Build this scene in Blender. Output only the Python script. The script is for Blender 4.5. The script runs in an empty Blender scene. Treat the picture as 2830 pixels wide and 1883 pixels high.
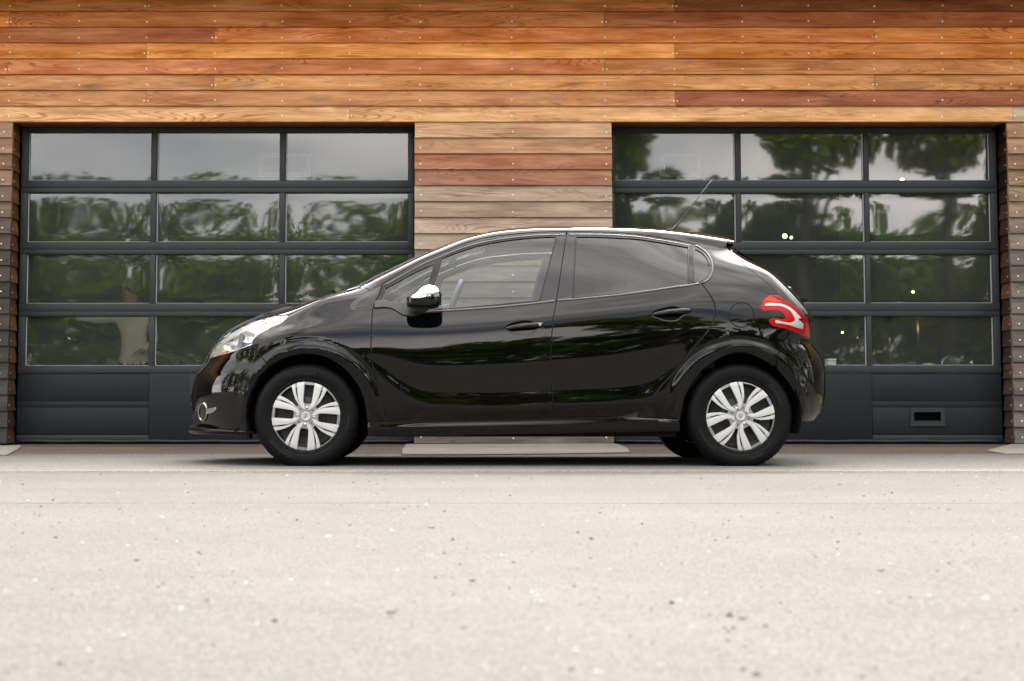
import bpy, bmesh, math, random
import numpy as np
from mathutils import Vector, Matrix, noise as mnoise
from mathutils.geometry import delaunay_2d_cdt
random.seed(7); RNG = np.random.default_rng(7)
SC = bpy.context.scene
COL = SC.collection

# ------------------------------------------------------------------ camera
W_PX, H_PX = 2830.0, 1883.0            # size of the photograph the measurements were taken in
F_PX = 4262.5; PX0, PY0 = 1249.0, 840.5  # focal length and principal point in its pixels
CAM_H = 0.353; TILT = math.atan(0.0662)
cam = bpy.data.cameras.new('camera'); camo = bpy.data.objects.new('camera', cam); COL.objects.link(camo)
SC.camera = camo
cam.sensor_fit = 'HORIZONTAL'; cam.sensor_width = 36.0
cam.lens = 36.0 * F_PX / W_PX
cam.shift_x = (W_PX/2 - PX0)/W_PX
cam.shift_y = -(H_PX/2 - PY0)/W_PX
camo.location = (0, 0, CAM_H); camo.rotation_euler = (math.pi/2 + TILT, 0, 0)
cam.clip_start = 0.05; cam.clip_end = 2000
cam.dof.use_dof = True; cam.dof.focus_distance = 9.6; cam.dof.aperture_fstop = 5.0

# ------------------------------------------------------------------ world, sun, exposure
SUN_EL, SUN_AZ = math.radians(46), math.radians(12)   # hazy sun behind the building
world = bpy.data.worlds.new('World'); SC.world = world; world.use_nodes = True
nt = world.node_tree; nt.nodes.clear()
def N(t, typ, **kw):
    n = t.nodes.new(typ)
    for k, v in kw.items(): setattr(n, k, v)
    return n
def L(t, a, b): t.links.new(a, b)
sky = N(nt, 'ShaderNodeTexSky'); sky.sky_type = 'NISHITA'; sky.sun_disc = False
sky.sun_elevation = SUN_EL; sky.sun_rotation = SUN_AZ; sky.air_density = 1.0; sky.dust_density = 2.0
tc = N(nt, 'ShaderNodeTexCoord')
mp = N(nt, 'ShaderNodeMapping'); mp.inputs['Scale'].default_value = (1.0, 1.0, 2.6)
nz = N(nt, 'ShaderNodeTexNoise'); nz.inputs['Scale'].default_value = 2.1; nz.inputs['Detail'].default_value = 7; nz.inputs['Roughness'].default_value = 0.55
rmp = N(nt, 'ShaderNodeValToRGB')
rmp.color_ramp.elements[0].position = 0.36; rmp.color_ramp.elements[0].color = (0.22, 0.22, 0.22, 1)
rmp.color_ramp.elements[1].position = 0.62; rmp.color_ramp.elements[1].color = (1, 1, 1, 1)
nz2 = N(nt, 'ShaderNodeTexNoise'); nz2.inputs['Scale'].default_value = 3.7; nz2.inputs['Detail'].default_value = 8; nz2.inputs['Roughness'].default_value = 0.6
crmp = N(nt, 'ShaderNodeValToRGB')
crmp.color_ramp.elements[0].position = 0.35; crmp.color_ramp.elements[0].color = (12.9, 12.2, 11.5, 1)
crmp.color_ramp.elements[1].position = 0.68; crmp.color_ramp.elements[1].color = (18.0, 16.9, 15.8, 1)
mixw = N(nt, 'ShaderNodeMixRGB')
bg = N(nt, 'ShaderNodeBackground'); bg.inputs['Strength'].default_value = 0.1
wo = N(nt, 'ShaderNodeOutputWorld')
L(nt, tc.outputs['Generated'], mp.inputs['Vector']); L(nt, mp.outputs[0], nz.inputs['Vector']); L(nt, mp.outputs[0], nz2.inputs['Vector'])
L(nt, nz.outputs['Fac'], rmp.inputs[0]); L(nt, nz2.outputs['Fac'], crmp.inputs[0])
# cloud deck: even along the horizon, a little thinner overhead, bright round the veiled sun
sxyz = N(nt, 'ShaderNodeSeparateXYZ'); L(nt, tc.outputs['Generated'], sxyz.inputs[0])
grad = N(nt, 'ShaderNodeValToRGB'); ge_ = grad.color_ramp.elements
for i_, (ps_, v_) in enumerate(((0.0, 0.74), (0.18, 0.72), (0.40, 0.26), (0.56, 0.30), (0.74, 0.66), (1.0, 0.44))):
    el_ = ge_[i_] if i_ < 2 else ge_.new(ps_)
    el_.position = ps_; el_.color = (v_, v_, v_, 1)
grad.color_ramp.interpolation = 'B_SPLINE'
wob = N(nt, 'ShaderNodeMath', operation='MULTIPLY_ADD'); wob.inputs[1].default_value = 0.22
L(nt, nz.outputs['Fac'], wob.inputs[0]); L(nt, sxyz.outputs[2], wob.inputs[2])
wob2 = N(nt, 'ShaderNodeMath', operation='SUBTRACT'); wob2.inputs[1].default_value = 0.11; L(nt, wob.outputs[0], wob2.inputs[0])
L(nt, wob2.outputs[0], grad.inputs[0])
gsc2 = N(nt, 'ShaderNodeMath', operation='MULTIPLY'); gsc2.inputs[1].default_value = 2.0; L(nt, grad.outputs[0], gsc2.inputs[0])
cmul = N(nt, 'ShaderNodeVectorMath', operation='SCALE'); L(nt, crmp.outputs[0], cmul.inputs[0])
gdot = N(nt, 'ShaderNodeVectorMath', operation='DOT_PRODUCT'); L(nt, tc.outputs['Generated'], gdot.inputs[0])
gdot.inputs[1].default_value = (math.sin(SUN_AZ)*math.cos(SUN_EL), math.cos(SUN_AZ)*math.cos(SUN_EL), math.sin(SUN_EL))
gcl = N(nt, 'ShaderNodeMath', operation='MAXIMUM'); gcl.inputs[1].default_value = 0.0; L(nt, gdot.outputs['Value'], gcl.inputs[0])
gpw = N(nt, 'ShaderNodeMath', operation='POWER'); gpw.inputs[1].default_value = 3.4; L(nt, gcl.outputs[0], gpw.inputs[0])
gad = N(nt, 'ShaderNodeMath', operation='MULTIPLY_ADD'); gad.inputs[1].default_value = 3.6; gad.inputs[2].default_value = 1.0; L(nt, gpw.outputs[0], gad.inputs[0])
gml = N(nt, 'ShaderNodeMath', operation='MULTIPLY'); gp2 = N(nt, 'ShaderNodeMath', operation='POWER'); gp2.inputs[1].default_value = 14.0; L(nt, gcl.outputs[0], gp2.inputs[0])
gad2 = N(nt, 'ShaderNodeMath', operation='MULTIPLY_ADD'); gad2.inputs[1].default_value = 5.0; L(nt, gp2.outputs[0], gad2.inputs[0]); L(nt, gad.outputs[0], gad2.inputs[2])
L(nt, gad2.outputs[0], gml.inputs[0]); L(nt, gsc2.outputs[0], gml.inputs[1])
L(nt, gml.outputs[0], cmul.inputs['Scale'])
L(nt, rmp.outputs[0], mixw.inputs[0]); L(nt, sky.outputs[0], mixw.inputs[1]); L(nt, cmul.outputs[0], mixw.inputs[2])
L(nt, mixw.outputs[0], bg.inputs['Color']); L(nt, bg.outputs[0], wo.inputs[0])

sun = bpy.data.lights.new('sun', 'SUN'); suno = bpy.data.objects.new('sun', sun); COL.objects.link(suno)
sun.energy = 1.5; sun.angle = math.radians(8); sun.color = (1.0, 0.95, 0.88)
d = Vector((math.sin(SUN_AZ)*math.cos(SUN_EL), math.cos(SUN_AZ)*math.cos(SUN_EL), math.sin(SUN_EL)))
suno.rotation_euler = d.to_track_quat('Z', 'Y').to_euler()
SC.view_settings.view_transform = 'Standard'; SC.view_settings.look = 'None'
SC.view_settings.exposure = 1.7; SC.view_settings.gamma = 1.0; SC.view_settings.use_curve_mapping = False

# ------------------------------------------------------------------ measuring: a photograph pixel on the vertical plane y = Y
CT, ST = math.cos(TILT), math.sin(TILT)
def U(px, py, Y):
    px = np.asarray(px, float); py = np.asarray(py, float)
    u = (px - PX0)/F_PX; v = (PY0 - py)/F_PX
    dx, dy, dz = u, CT - v*ST, ST + v*CT
    t = Y/dy
    return dx*t, CAM_H + dz*t
def UX(px, py, Y): return float(U(px, py, Y)[0])
def UZ(px, py, Y): return float(U(px, py, Y)[1])
def GY(py):                                   # depth of the flat ground at pixel row py
    v = (PY0 - py)/F_PX
    return -CAM_H*(CT - v*ST)/(ST + v*CT)

# ------------------------------------------------------------------ helpers
def link(name, me, parent=None, mat=None):
    o = bpy.data.objects.new(name, me); COL.objects.link(o)
    if parent is not None: o.parent = parent
    if mat is not None and me is not None:
        for m in (mat if isinstance(mat, (list, tuple)) else [mat]): me.materials.append(m)
    return o
def empty(name, loc=(0,0,0), rotz=0.0, parent=None):
    o = bpy.data.objects.new(name, None); COL.objects.link(o); o.location = loc; o.rotation_euler = (0,0,rotz)
    o.empty_display_size = 0.1
    if parent is not None: o.parent = parent
    return o
def tag(o, label=None, cat=None, group=None, kind=None):
    if label: o['label'] = label
    if cat: o['category'] = cat
    if group: o['group'] = group
    if kind: o['kind'] = kind
    return o
def mesh(name, verts, faces, smooth=False):
    me = bpy.data.meshes.new(name); me.from_pydata([tuple(map(float, v)) for v in verts], [], [tuple(int(i) for i in f) for f in faces]); me.update()
    if smooth: me.polygons.foreach_set('use_smooth', [True]*len(me.polygons))
    return me
class MB:
    """collects boxes, tubes and lathes into one mesh"""
    def __init__(s): s.v = []; s.f = []; s.sm = []; s.mi = []
    def add(s, v, f, smooth=False, mi=0):
        b = len(s.v); s.v += [tuple(map(float, p)) for p in v]; s.f += [tuple(int(i)+b for i in q) for q in f]; s.sm += [smooth]*len(f); s.mi += [mi]*len(f); return s
    def box(s, x0, x1, y0, y1, z0, z1, mi=0):
        v = [(x,y,z) for x in (x0,x1) for y in (y0,y1) for z in (z0,z1)]
        return s.add(v, [(0,1,3,2),(4,6,7,5),(0,4,5,1),(2,3,7,6),(0,2,6,4),(1,5,7,3)], mi=mi)
    def bbox(s, x0, x1, y0, y1, z0, z1, b=0.004, mi=0):
        bm = bmesh.new(); bmesh.ops.create_cube(bm, size=1.0)
        for v in bm.verts: v.co = Vector(((x0+x1)/2+v.co.x*(x1-x0), (y0+y1)/2+v.co.y*(y1-y0), (z0+z1)/2+v.co.z*(z1-z0)))
        bmesh.ops.bevel(bm, geom=bm.edges[:], offset=b, segments=2, affect='EDGES', profile=0.5)
        bm.verts.index_update(); s.add([v.co for v in bm.verts], [[v.index for v in f.verts] for f in bm.faces], mi=mi); bm.free(); return s
    def tube(s, pts, r, n=10, closed=False, cap=True, mi=0, flat=1.0, up=None):
        pts = [Vector(p) for p in pts]; m = len(pts)
        rr = r if hasattr(r, '__len__') else [r]*m
        rings = []; prev = None
        for i, p in enumerate(pts):
            a = pts[(i-1) % m] if (closed or i > 0) else p
            b = pts[(i+1) % m] if (closed or i < m-1) else p
            t = (b-a).normalized()
            if up is not None: nrm = Vector(up[i] if hasattr(up[0], '__len__') or isinstance(up[0], Vector) else up)
            else: nrm = prev if prev is not None else (Vector((0,0,1)) if abs(t.z) < 0.9 else Vector((1,0,0)))
            nrm = (nrm - t*nrm.dot(t)).normalized(); prev = nrm; bi = t.cross(nrm)
            rings.append([p + (nrm*math.cos(2*math.pi*k/n)*flat + bi*math.sin(2*math.pi*k/n))*rr[i] for k in range(n)])
        v = [q for rg in rings for q in rg]; f = []
        for i in range(m if closed else m-1):
            j = (i+1) % m
            for k in range(n): f.append((i*n+k, i*n+(k+1)%n, j*n+(k+1)%n, j*n+k))
        if cap and not closed: f += [tuple(range(n))[::-1], tuple((m-1)*n+k for k in range(n))]
        return s.add(v, f, True, mi)
    def lathe(s, prof, n=48, axis='y', c=(0,0,0), mi=0, closed=False):
        # prof: (r, a) pairs, revolved about the axis through c
        v = []; f = []; m = len(prof)
        for k in range(n):
            a = 2*math.pi*k/n
            for r, h in prof:
                if axis == 'y': v.append((c[0]+r*math.cos(a), c[1]+h, c[2]+r*math.sin(a)))
                elif axis == 'z': v.append((c[0]+r*math.cos(a), c[1]+r*math.sin(a), c[2]+h))
                else: v.append((c[0]+h, c[1]+r*math.cos(a), c[2]+r*math.sin(a)))
        for k in range(n):
            k2 = (k+1) % n
            for i in range(m if closed else m-1): f.append((k*m+i, k*m+(i+1)%m, k2*m+(i+1)%m, k2*m+i))
        return s.add(v, f, True, mi)
    def build(s, name, mat, parent=None, auto=None):
        me = mesh(name, s.v, s.f); me.polygons.foreach_set('use_smooth', s.sm); me.polygons.foreach_set('material_index', s.mi)
        bm = bmesh.new(); bm.from_mesh(me); bmesh.ops.recalc_face_normals(bm, faces=bm.faces[:]); bm.to_mesh(me); bm.free()
        if auto is not None:
            me.polygons.foreach_set('use_smooth', [True]*len(me.polygons)); me.set_sharp_from_angle(angle=math.radians(auto))
        return link(name, me, parent, mat)

# ------------------------------------------------------------------ materials
def new_mat(name):
    m = bpy.data.materials.new(name); m.use_nodes = True; t = m.node_tree; t.nodes.clear()
    o = N(t, 'ShaderNodeOutputMaterial'); return m, t, o
def principled(name, col, rough=0.5, metal=0.0, coat=0.0, spec=None, emis=None, bump=None, ior=None, coat_rough=0.03):
    m, t, o = new_mat(name); p = N(t, 'ShaderNodeBsdfPrincipled')
    p.inputs['Base Color'].default_value = (*col, 1); p.inputs['Roughness'].default_value = rough; p.inputs['Metallic'].default_value = metal
    p.inputs['Coat Weight'].default_value = coat; p.inputs['Coat Roughness'].default_value = coat_rough
    if spec is not None: p.inputs['Specular IOR Level'].default_value = spec
    if ior is not None: p.inputs['IOR'].default_value = ior
    if emis: p.inputs['Emission Color'].default_value = (*emis[0], 1); p.inputs['Emission Strength'].default_value = emis[1]
    if bump:
        tcn = N(t, 'ShaderNodeTexCoord'); nn = N(t, 'ShaderNodeTexNoise'); nn.inputs['Scale'].default_value = bump[0]; nn.inputs['Detail'].default_value = 5
        b = N(t, 'ShaderNodeBump'); b.inputs['Strength'].default_value = bump[1]; b.inputs['Distance'].default_value = bump[2]
        L(t, tcn.outputs['Object'], nn.inputs['Vector']); L(t, nn.outputs['Fac'], b.inputs['Height']); L(t, b.outputs[0], p.inputs['Normal'])
    L(t, p.outputs[0], o.inputs[0]); return m
def glass(name, tint, ior=1.5, rough=0.0):
    m, t, o = new_mat(name)
    tr = N(t, 'ShaderNodeBsdfTransparent'); tr.inputs[0].default_value = (*tint, 1)
    gl = N(t, 'ShaderNodeBsdfGlossy'); gl.inputs['Roughness'].default_value = rough; gl.inputs[0].default_value = (1,1,1,1)
    fr = N(t, 'ShaderNodeFresnel'); fr.inputs['IOR'].default_value = ior
    ge = N(t, 'ShaderNodeNewGeometry'); mx = N(t, 'ShaderNodeMixShader')
    # same reflectance from both faces of the pane
    ior_b = N(t, 'ShaderNodeMix'); ior_b.data_type = 'FLOAT'; ior_b.inputs[2].default_value = ior; ior_b.inputs[3].default_value = 1.0/ior
    L(t, ge.outputs['Backfacing'], ior_b.inputs[0])
    fr2 = N(t, 'ShaderNodeFresnel'); L(t, ior_b.outputs[0], fr.inputs['IOR'])
    t.nodes.remove(fr2)
    L(t, fr.outputs[0], mx.inputs[0]); L(t, tr.outputs[0], mx.inputs[1]); L(t, gl.outputs[0], mx.inputs[2]); L(t, mx.outputs[0], o.inputs[0])
    return m

def wood_mat():
    m, t, o = new_mat('cedar_board')
    oi = N(t, 'ShaderNodeObjectInfo'); tcn = N(t, 'ShaderNodeTexCoord')
    rnd = N(t, 'ShaderNodeMath', operation='MULTIPLY'); rnd.inputs[1].default_value = 37.0; L(t, oi.outputs['Random'], rnd.inputs[0])
    cmb = N(t, 'ShaderNodeCombineXYZ'); L(t, rnd.outputs[0], cmb.inputs[0]); L(t, rnd.outputs[0], cmb.inputs[2])
    add = N(t, 'ShaderNodeVectorMath', operation='ADD'); L(t, tcn.outputs['Object'], add.inputs[0]); L(t, cmb.outputs[0], add.inputs[1])
    def stretched(sx, sy, sz, scale, detail, rough=0.5, dist=0.0):
        mm = N(t, 'ShaderNodeMapping'); mm.inputs['Scale'].default_value = (sx, sy, sz); L(t, add.outputs[0], mm.inputs['Vector'])
        n = N(t, 'ShaderNodeTexNoise'); n.inputs['Scale'].default_value = scale; n.inputs['Detail'].default_value = detail
        n.inputs['Roughness'].default_value = rough; n.inputs['Distortion'].default_value = dist
        L(t, mm.outputs[0], n.inputs['Vector']); return n
    # contour lines of a slow noise give the flame grain
    base = stretched(0.62, 8.5, 8.5, 0.85, 1.6, 0.42, 0.5)
    mul = N(t, 'ShaderNodeMath', operation='MULTIPLY'); mul.inputs[1].default_value = 190.0; L(t, base.outputs['Fac'], mul.inputs[0])
    fine0 = stretched(1.5, 40.0, 40.0, 1.0, 3, 0.6)
    ad2 = N(t, 'ShaderNodeMath', operation='MULTIPLY_ADD'); ad2.inputs[1].default_value = 2.6; L(t, fine0.outputs['Fac'], ad2.inputs[0]); L(t, mul.outputs[0], ad2.inputs[2])
    sn = N(t, 'ShaderNodeMath', operation='SINE'); L(t, ad2.outputs[0], sn.inputs[0])
    ring = N(t, 'ShaderNodeMapRange'); ring.inputs['From Min'].default_value = 0.35; ring.inputs['From Max'].default_value = 1.0; L(t, sn.outputs[0], ring.inputs['Value'])
    # figure comes and goes along a board
    fig = stretched(0.9, 3.0, 3.0, 1.3, 2, 0.5)
    figr = N(t, 'ShaderNodeMapRange'); figr.inputs['From Min'].default_value = 0.42; figr.inputs['From Max'].default_value = 0.62; figr.inputs['To Min'].default_value = 0.12; L(t, fig.outputs['Fac'], figr.inputs['Value'])
    rg = N(t, 'ShaderNodeMath', operation='MULTIPLY'); L(t, ring.outputs[0], rg.inputs[0]); L(t, figr.outputs[0], rg.inputs[1])
    fine = stretched(4.0, 150.0, 150.0, 1.0, 4, 0.65)
    blot = stretched(1.6, 9.0, 9.0, 1.0, 4, 0.6)
    stain = stretched(2.4, 14.0, 14.0, 1.0, 5, 0.65, 0.8)
    col = oi.outputs['Color']
    def hsv(src, v, s=1.0, h=0.5):
        n = N(t, 'ShaderNodeHueSaturation'); n.inputs['Value'].default_value = v; n.inputs['Saturation'].default_value = s; n.inputs['Hue'].default_value = h; L(t, src, n.inputs['Color']); return n.outputs[0]
    def mix(f, a, b, typ='MIX'):
        n = N(t, 'ShaderNodeMixRGB', blend_type=typ); 
        if hasattr(f, 'name') and not isinstance(f, float): L(t, f, n.inputs[0])
        else: n.inputs[0].default_value = f
        L(t, a, n.inputs[1]); L(t, b, n.inputs[2]); return n.outputs[0]
    def mr(src, a, b, c=0.0, dd=1.0):
        n = N(t, 'ShaderNodeMapRange'); n.inputs['From Min'].default_value = a; n.inputs['From Max'].default_value = b; n.inputs['To Min'].default_value = c; n.inputs['To Max'].default_value = dd; L(t, src, n.inputs['Value']); return n.outputs[0]
    c = mix(mr(blot.outputs['Fac'], 0.35, 0.68), hsv(col, 0.74, 1.06, 0.498), hsv(col, 1.24, 0.95, 0.506))
    c = mix(mr(fine.outputs['Fac'], 0.38, 0.68, 0, 0.6), c, hsv(c, 0.60, 1.0))
    c = mix(mr(fine0.outputs['Fac'], 0.45, 0.7, 0, 0.5), c, hsv(c, 1.35, 0.92, 0.506))
    gsc = N(t, 'ShaderNodeMath', operation='MULTIPLY'); gsc.inputs[1].default_value = 0.85; L(t, rg.outputs[0], gsc.inputs[0])
    c = mix(gsc.outputs[0], c, hsv(c, 0.52, 1.12, 0.49))
    # grey weather stains: Object Color alpha says how weathered this board is
    wz = N(t, 'ShaderNodeMath', operation='MULTIPLY'); L(t, mr(stain.outputs['Fac'], 0.52, 0.72), wz.inputs[0]); L(t, oi.outputs['Alpha'], wz.inputs[1])
    c = mix(wz.outputs[0], c, hsv(c, 0.42, 0.68))
    p = N(t, 'ShaderNodeBsdfPrincipled'); p.inputs['Roughness'].default_value = 0.62; p.inputs['Specular IOR Level'].default_value = 0.25
    L(t, c, p.inputs['Base Color'])
    hsum = N(t, 'ShaderNodeMath', operation='ADD'); L(t, fine.outputs['Fac'], hsum.inputs[0]); L(t, rg.outputs[0], hsum.inputs[1])
    b = N(t, 'ShaderNodeBump'); b.inputs['Strength'].default_value = 0.35; b.inputs['Distance'].default_value = 0.0015; L(t, hsum.outputs[0], b.inputs['Height']); L(t, b.outputs[0], p.inputs['Normal'])
    L(t, p.outputs[0], o.inputs[0]); return m

def stone_mat(name, base, dark, light, scale=1.0, yellow=None, blotch=0.25, rough=0.9):
    """asphalt or concrete seen from a low camera: aggregate, dust, stains, cracks"""
    m, t, o = new_mat(name); ge = N(t, 'ShaderNodeNewGeometry'); pos = ge.outputs['Position']
    def noise(s, d=4, r=0.6, src=pos):
        n = N(t, 'ShaderNodeTexNoise'); n.inputs['Scale'].default_value = s; n.inputs['Detail'].default_value = d; n.inputs['Roughness'].default_value = r; L(t, src, n.inputs['Vector']); return n.outputs['Fac']
    def mr(src, a, b, c=0.0, dd=1.0):
        n = N(t, 'ShaderNodeMapRange'); n.inputs['From Min'].default_value = a; n.inputs['From Max'].default_value = b; n.inputs['To Min'].default_value = c; n.inputs['To Max'].default_value = dd; L(t, src, n.inputs['Value']); return n.outputs[0]
    def mix(f, a, b):
        n = N(t, 'ShaderNodeMixRGB')
        if isinstance(f, (int, float)): n.inputs[0].default_value = f
        else: L(t, f, n.inputs[0])
        for i, q in ((1, a), (2, b)):
            if isinstance(q, tuple): n.inputs[i].default_value = (*q, 1)
            else: L(t, q, n.inputs[i])
        return n.outputs[0]
    c = mix(mr(noise(0.55, 5), 0.34, 0.66), tuple(k*(1-blotch) for k in base), tuple(k*(1+blotch*0.8) for k in base))
    c = mix(mr(noise(7.0, 4), 0.4, 0.7, 0, 0.35), c, tuple(k*0.7 for k in base))
    mm_ = N(t, 'ShaderNodeMapping'); mm_.inputs['Scale'].default_value = (0.10, 1.1, 1.0); L(t, pos, mm_.inputs['Vector'])
    c = mix(mr(noise(1.3, 5, 0.6, mm_.outputs[0]), 0.45, 0.70, 0, 0.38), c, tuple(k*0.66 for k in base))
    c = mix(mr(noise(2.3, 6, 0.7), 0.58, 0.68, 0, 0.22), c, tuple(k*1.3 for k in base))
    vo = N(t, 'ShaderNodeTexVoronoi'); vo.inputs['Scale'].default_value = 110*scale; L(t, pos, vo.inputs['Vector'])
    sep = N(t, 'ShaderNodeSeparateColor'); L(t, vo.outputs['Color'], sep.inputs[0])
    c = mix(mr(sep.outputs[0], 0.60, 0.66, 0, 0.55), c, dark)
    c = mix(mr(sep.outputs[1], 0.72, 0.78, 0, 0.65), c, light)
    vo2 = N(t, 'ShaderNodeTexVoronoi'); vo2.inputs['Scale'].default_value = 42*scale; L(t, pos, vo2.inputs['Vector'])
    sep2 = N(t, 'ShaderNodeSeparateColor'); L(t, vo2.outputs['Color'], sep2.inputs[0])
    near = mr(vo2.outputs['Distance'], 0.22, 0.30, 1, 0)
    f2 = N(t, 'ShaderNodeMath', operation='MULTIPLY'); L(t, near, f2.inputs[0]); L(t, mr(sep2.outputs[0], 0.945, 0.96, 0, 0.55), f2.inputs[1])
    c = mix(f2.outputs[0], c, tuple(k*0.35 for k in dark))
    f3 = N(t, 'ShaderNodeMath', operation='MULTIPLY'); L(t, near, f3.inputs[0]); L(t, mr(sep2.outputs[1], 0.955, 0.965, 0, 0.8), f3.inputs[1])
    c = mix(f3.outputs[0], c, tuple(k*1.35 for k in light))
    if yellow:
        y0, y1, yc = yellow; sp = N(t, 'ShaderNodeSeparateXYZ'); L(t, pos, sp.inputs[0])
        a = mr(sp.outputs[1], y0-0.06, y0+0.08); b_ = mr(sp.outputs[1], y1-0.08, y1+0.06, 1, 0)
        k = N(t, 'ShaderNodeMath', operation='MULTIPLY'); L(t, a, k.inputs[0]); L(t, b_, k.inputs[1])
        worn = mr(noise(0.9, 6, 0.7), 0.44, 0.60, 0, 0.75); spk = mr(noise(60, 3), 0.36, 0.52)
        k2 = N(t, 'ShaderNodeMath', operation='MULTIPLY'); L(t, k.outputs[0], k2.inputs[0]); L(t, worn, k2.inputs[1])
        k3 = N(t, 'ShaderNodeMath', operation='MULTIPLY'); L(t, k2.outputs[0], k3.inputs[0]); L(t, spk, k3.inputs[1])
        c = mix(k3.outputs[0], c, yc)
    p = N(t, 'ShaderNodeBsdfPrincipled'); p.inputs['Roughness'].default_value = rough; p.inputs['Specular IOR Level'].default_value = 0.2
    L(t, c, p.inputs['Base Color'])
    b = N(t, 'ShaderNodeBump'); b.inputs['Strength'].default_value = 0.5; b.inputs['Distance'].default_value = 0.004; L(t, vo.outputs['Distance'], b.inputs['Height']); L(t, b.outputs[0], p.inputs['Normal'])
    L(t, p.outputs[0], o.inputs[0]); return m

M = {}
M['wood'] = wood_mat()
M['backing'] = principled('dark_backing', (0.02, 0.016, 0.013), 0.9)
M['frame'] = principled('anthracite_aluminium', (0.028, 0.033, 0.036), 0.5, spec=0.3, bump=(900, 0.08, 0.0004))
M['panel'] = principled('anthracite_panel', (0.012, 0.0155, 0.0195), 0.55, spec=0.24, bump=(700, 0.12, 0.0006))
M['dark_gap'] = principled('black_rubber', (0.008, 0.008, 0.009), 0.6)
M['pane'] = glass('window_pane', (0.74, 0.77, 0.76), 1.82, 0.030)
_t = M['pane'].node_tree; _o = [n for n in _t.nodes if n.type == 'OUTPUT_MATERIAL'][0]; _s = _o.inputs[0].links[0].from_socket
_d = N(_t, 'ShaderNodeBsdfDiffuse'); _d.inputs[0].default_value = (0.30, 0.32, 0.32, 1); _m = N(_t, 'ShaderNodeMixShader'); _m.inputs[0].default_value = 0.075
L(_t, _s, _m.inputs[1]); L(_t, _d.outputs[0], _m.inputs[2]); L(_t, _m.outputs[0], _o.inputs[0])
M['recess_shade'] = principled('black_cup_shade', (0.0025, 0.0025, 0.003), 0.9, spec=0.0)
M['pane_bead'] = principled('glazing_bead', (0.30, 0.31, 0.32), 0.45)
M['nail'] = principled('steel_nail', (0.85, 0.83, 0.79), 0.4, metal=0.2)
M['ground'] = stone_mat('light_asphalt', (0.0725, 0.0685, 0.0640), (0.032, 0.030, 0.028), (0.116, 0.111, 0.104), 2.3, blotch=0.16)
M['strip'] = stone_mat('grey_asphalt', (0.125, 0.117, 0.108), (0.035, 0.034, 0.033), (0.19, 0.18, 0.17), 1.5, blotch=0.18)
M['apron'] = stone_mat('brown_apron', (0.075, 0.060, 0.052), (0.03, 0.027, 0.025), (0.15, 0.13, 0.115), 1.3, yellow=(12.0, 12.55, (0.17, 0.105, 0.028)), blotch=0.2)
M['concrete'] = stone_mat('pale_concrete', (0.20, 0.19, 0.165), (0.13, 0.12, 0.11), (0.24, 0.23, 0.21), 2.0, blotch=0.15)
def lin(c):
    return tuple(((k/255)/12.92 if k/255 <= 0.04045 else ((k/255+0.055)/1.055)**2.4) for k in c)

# ================================================================== GROUND
DW = 12.9; DOOR_Y = DW + 0.24
Y_STRIP = GY(1305); Y_APRON = GY(1257); Y_CRACK = GY(1391)
Z_SILL = UZ(1000, 1226, DOOR_Y)
def sheet(name, x0, x1, ys, zs, mat):
    v = []; f = []
    for y, z in zip(ys, zs): v += [(x0, y, z), (x1, y, z)]
    for i in range(len(ys)-1): f.append((2*i, 2*i+1, 2*i+3, 2*i+2))
    return tag(link(name, mesh(name, v, f), None, mat), kind='structure')
# forecourt, with a hair crack line across it left as a real shallow groove
def forecourt():
    # two castings of asphalt meeting in a wandering hairline crack, left as a real groove
    xs = np.concatenate([[-400], np.linspace(-12, 12, 900), [400]]); v = []; f = []
    for x in xs:
        c = Y_CRACK+0.05*mnoise.noise(Vector((x*0.35, 0, 7)))+0.03*mnoise.noise(Vector((x*2.3, 1, 5)))+0.015*mnoise.noise(Vector((x*9, 2, 0)))
        w = 0.004+0.012*max(0.0, mnoise.noise(Vector((x*1.7, 5, 2)))+0.25)
        v += [(x, -400, 0), (x, c-w, 0), (x, c, -0.8*w), (x, c+w, 0), (x, Y_STRIP+0.2, 0)]
    for i in range(len(xs)-1):
        for j in range(4): f.append((i*5+j, (i+1)*5+j, (i+1)*5+j+1, i*5+j+1))
    tag(link('forecourt', mesh('forecourt', v, f), None, M['ground']), kind='structure')
forecourt()
def strip_sheet():
    xs = np.linspace(-60, 60, 1601); v = []; f = []
    for x in xs:
        e = Y_STRIP+0.05*mnoise.noise(Vector((x*0.5, 0, 3)))+0.03*mnoise.noise(Vector((x*3.1, 1, 0)))+0.018*mnoise.noise(Vector((x*11, 2, 0)))
        v += [(x, e-0.012, -0.006), (x, e, 0.004), (x, Y_APRON, 0.004), (x, Y_APRON+0.02, -0.01)]
    for i in range(len(xs)-1):
        for j in range(3): f.append((i*4+j, (i+1)*4+j, (i+1)*4+j+1, i*4+j+1))
    tag(link('pavement_strip', mesh('pavement_strip', v, f), None, M['strip']), kind='structure')
strip_sheet()
sheet('apron', -60, 60, [Y_APRON-0.01, Y_APRON+0.03, DOOR_Y+0.10], [-0.004, 0.004, Z_SILL-0.004], M['apron'])
sheet('far_ground', -400, 400, [DOOR_Y+0.10, DOOR_Y+0.2, 400], [Z_SILL-0.006, -0.02, -0.02], M['strip'])

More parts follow.
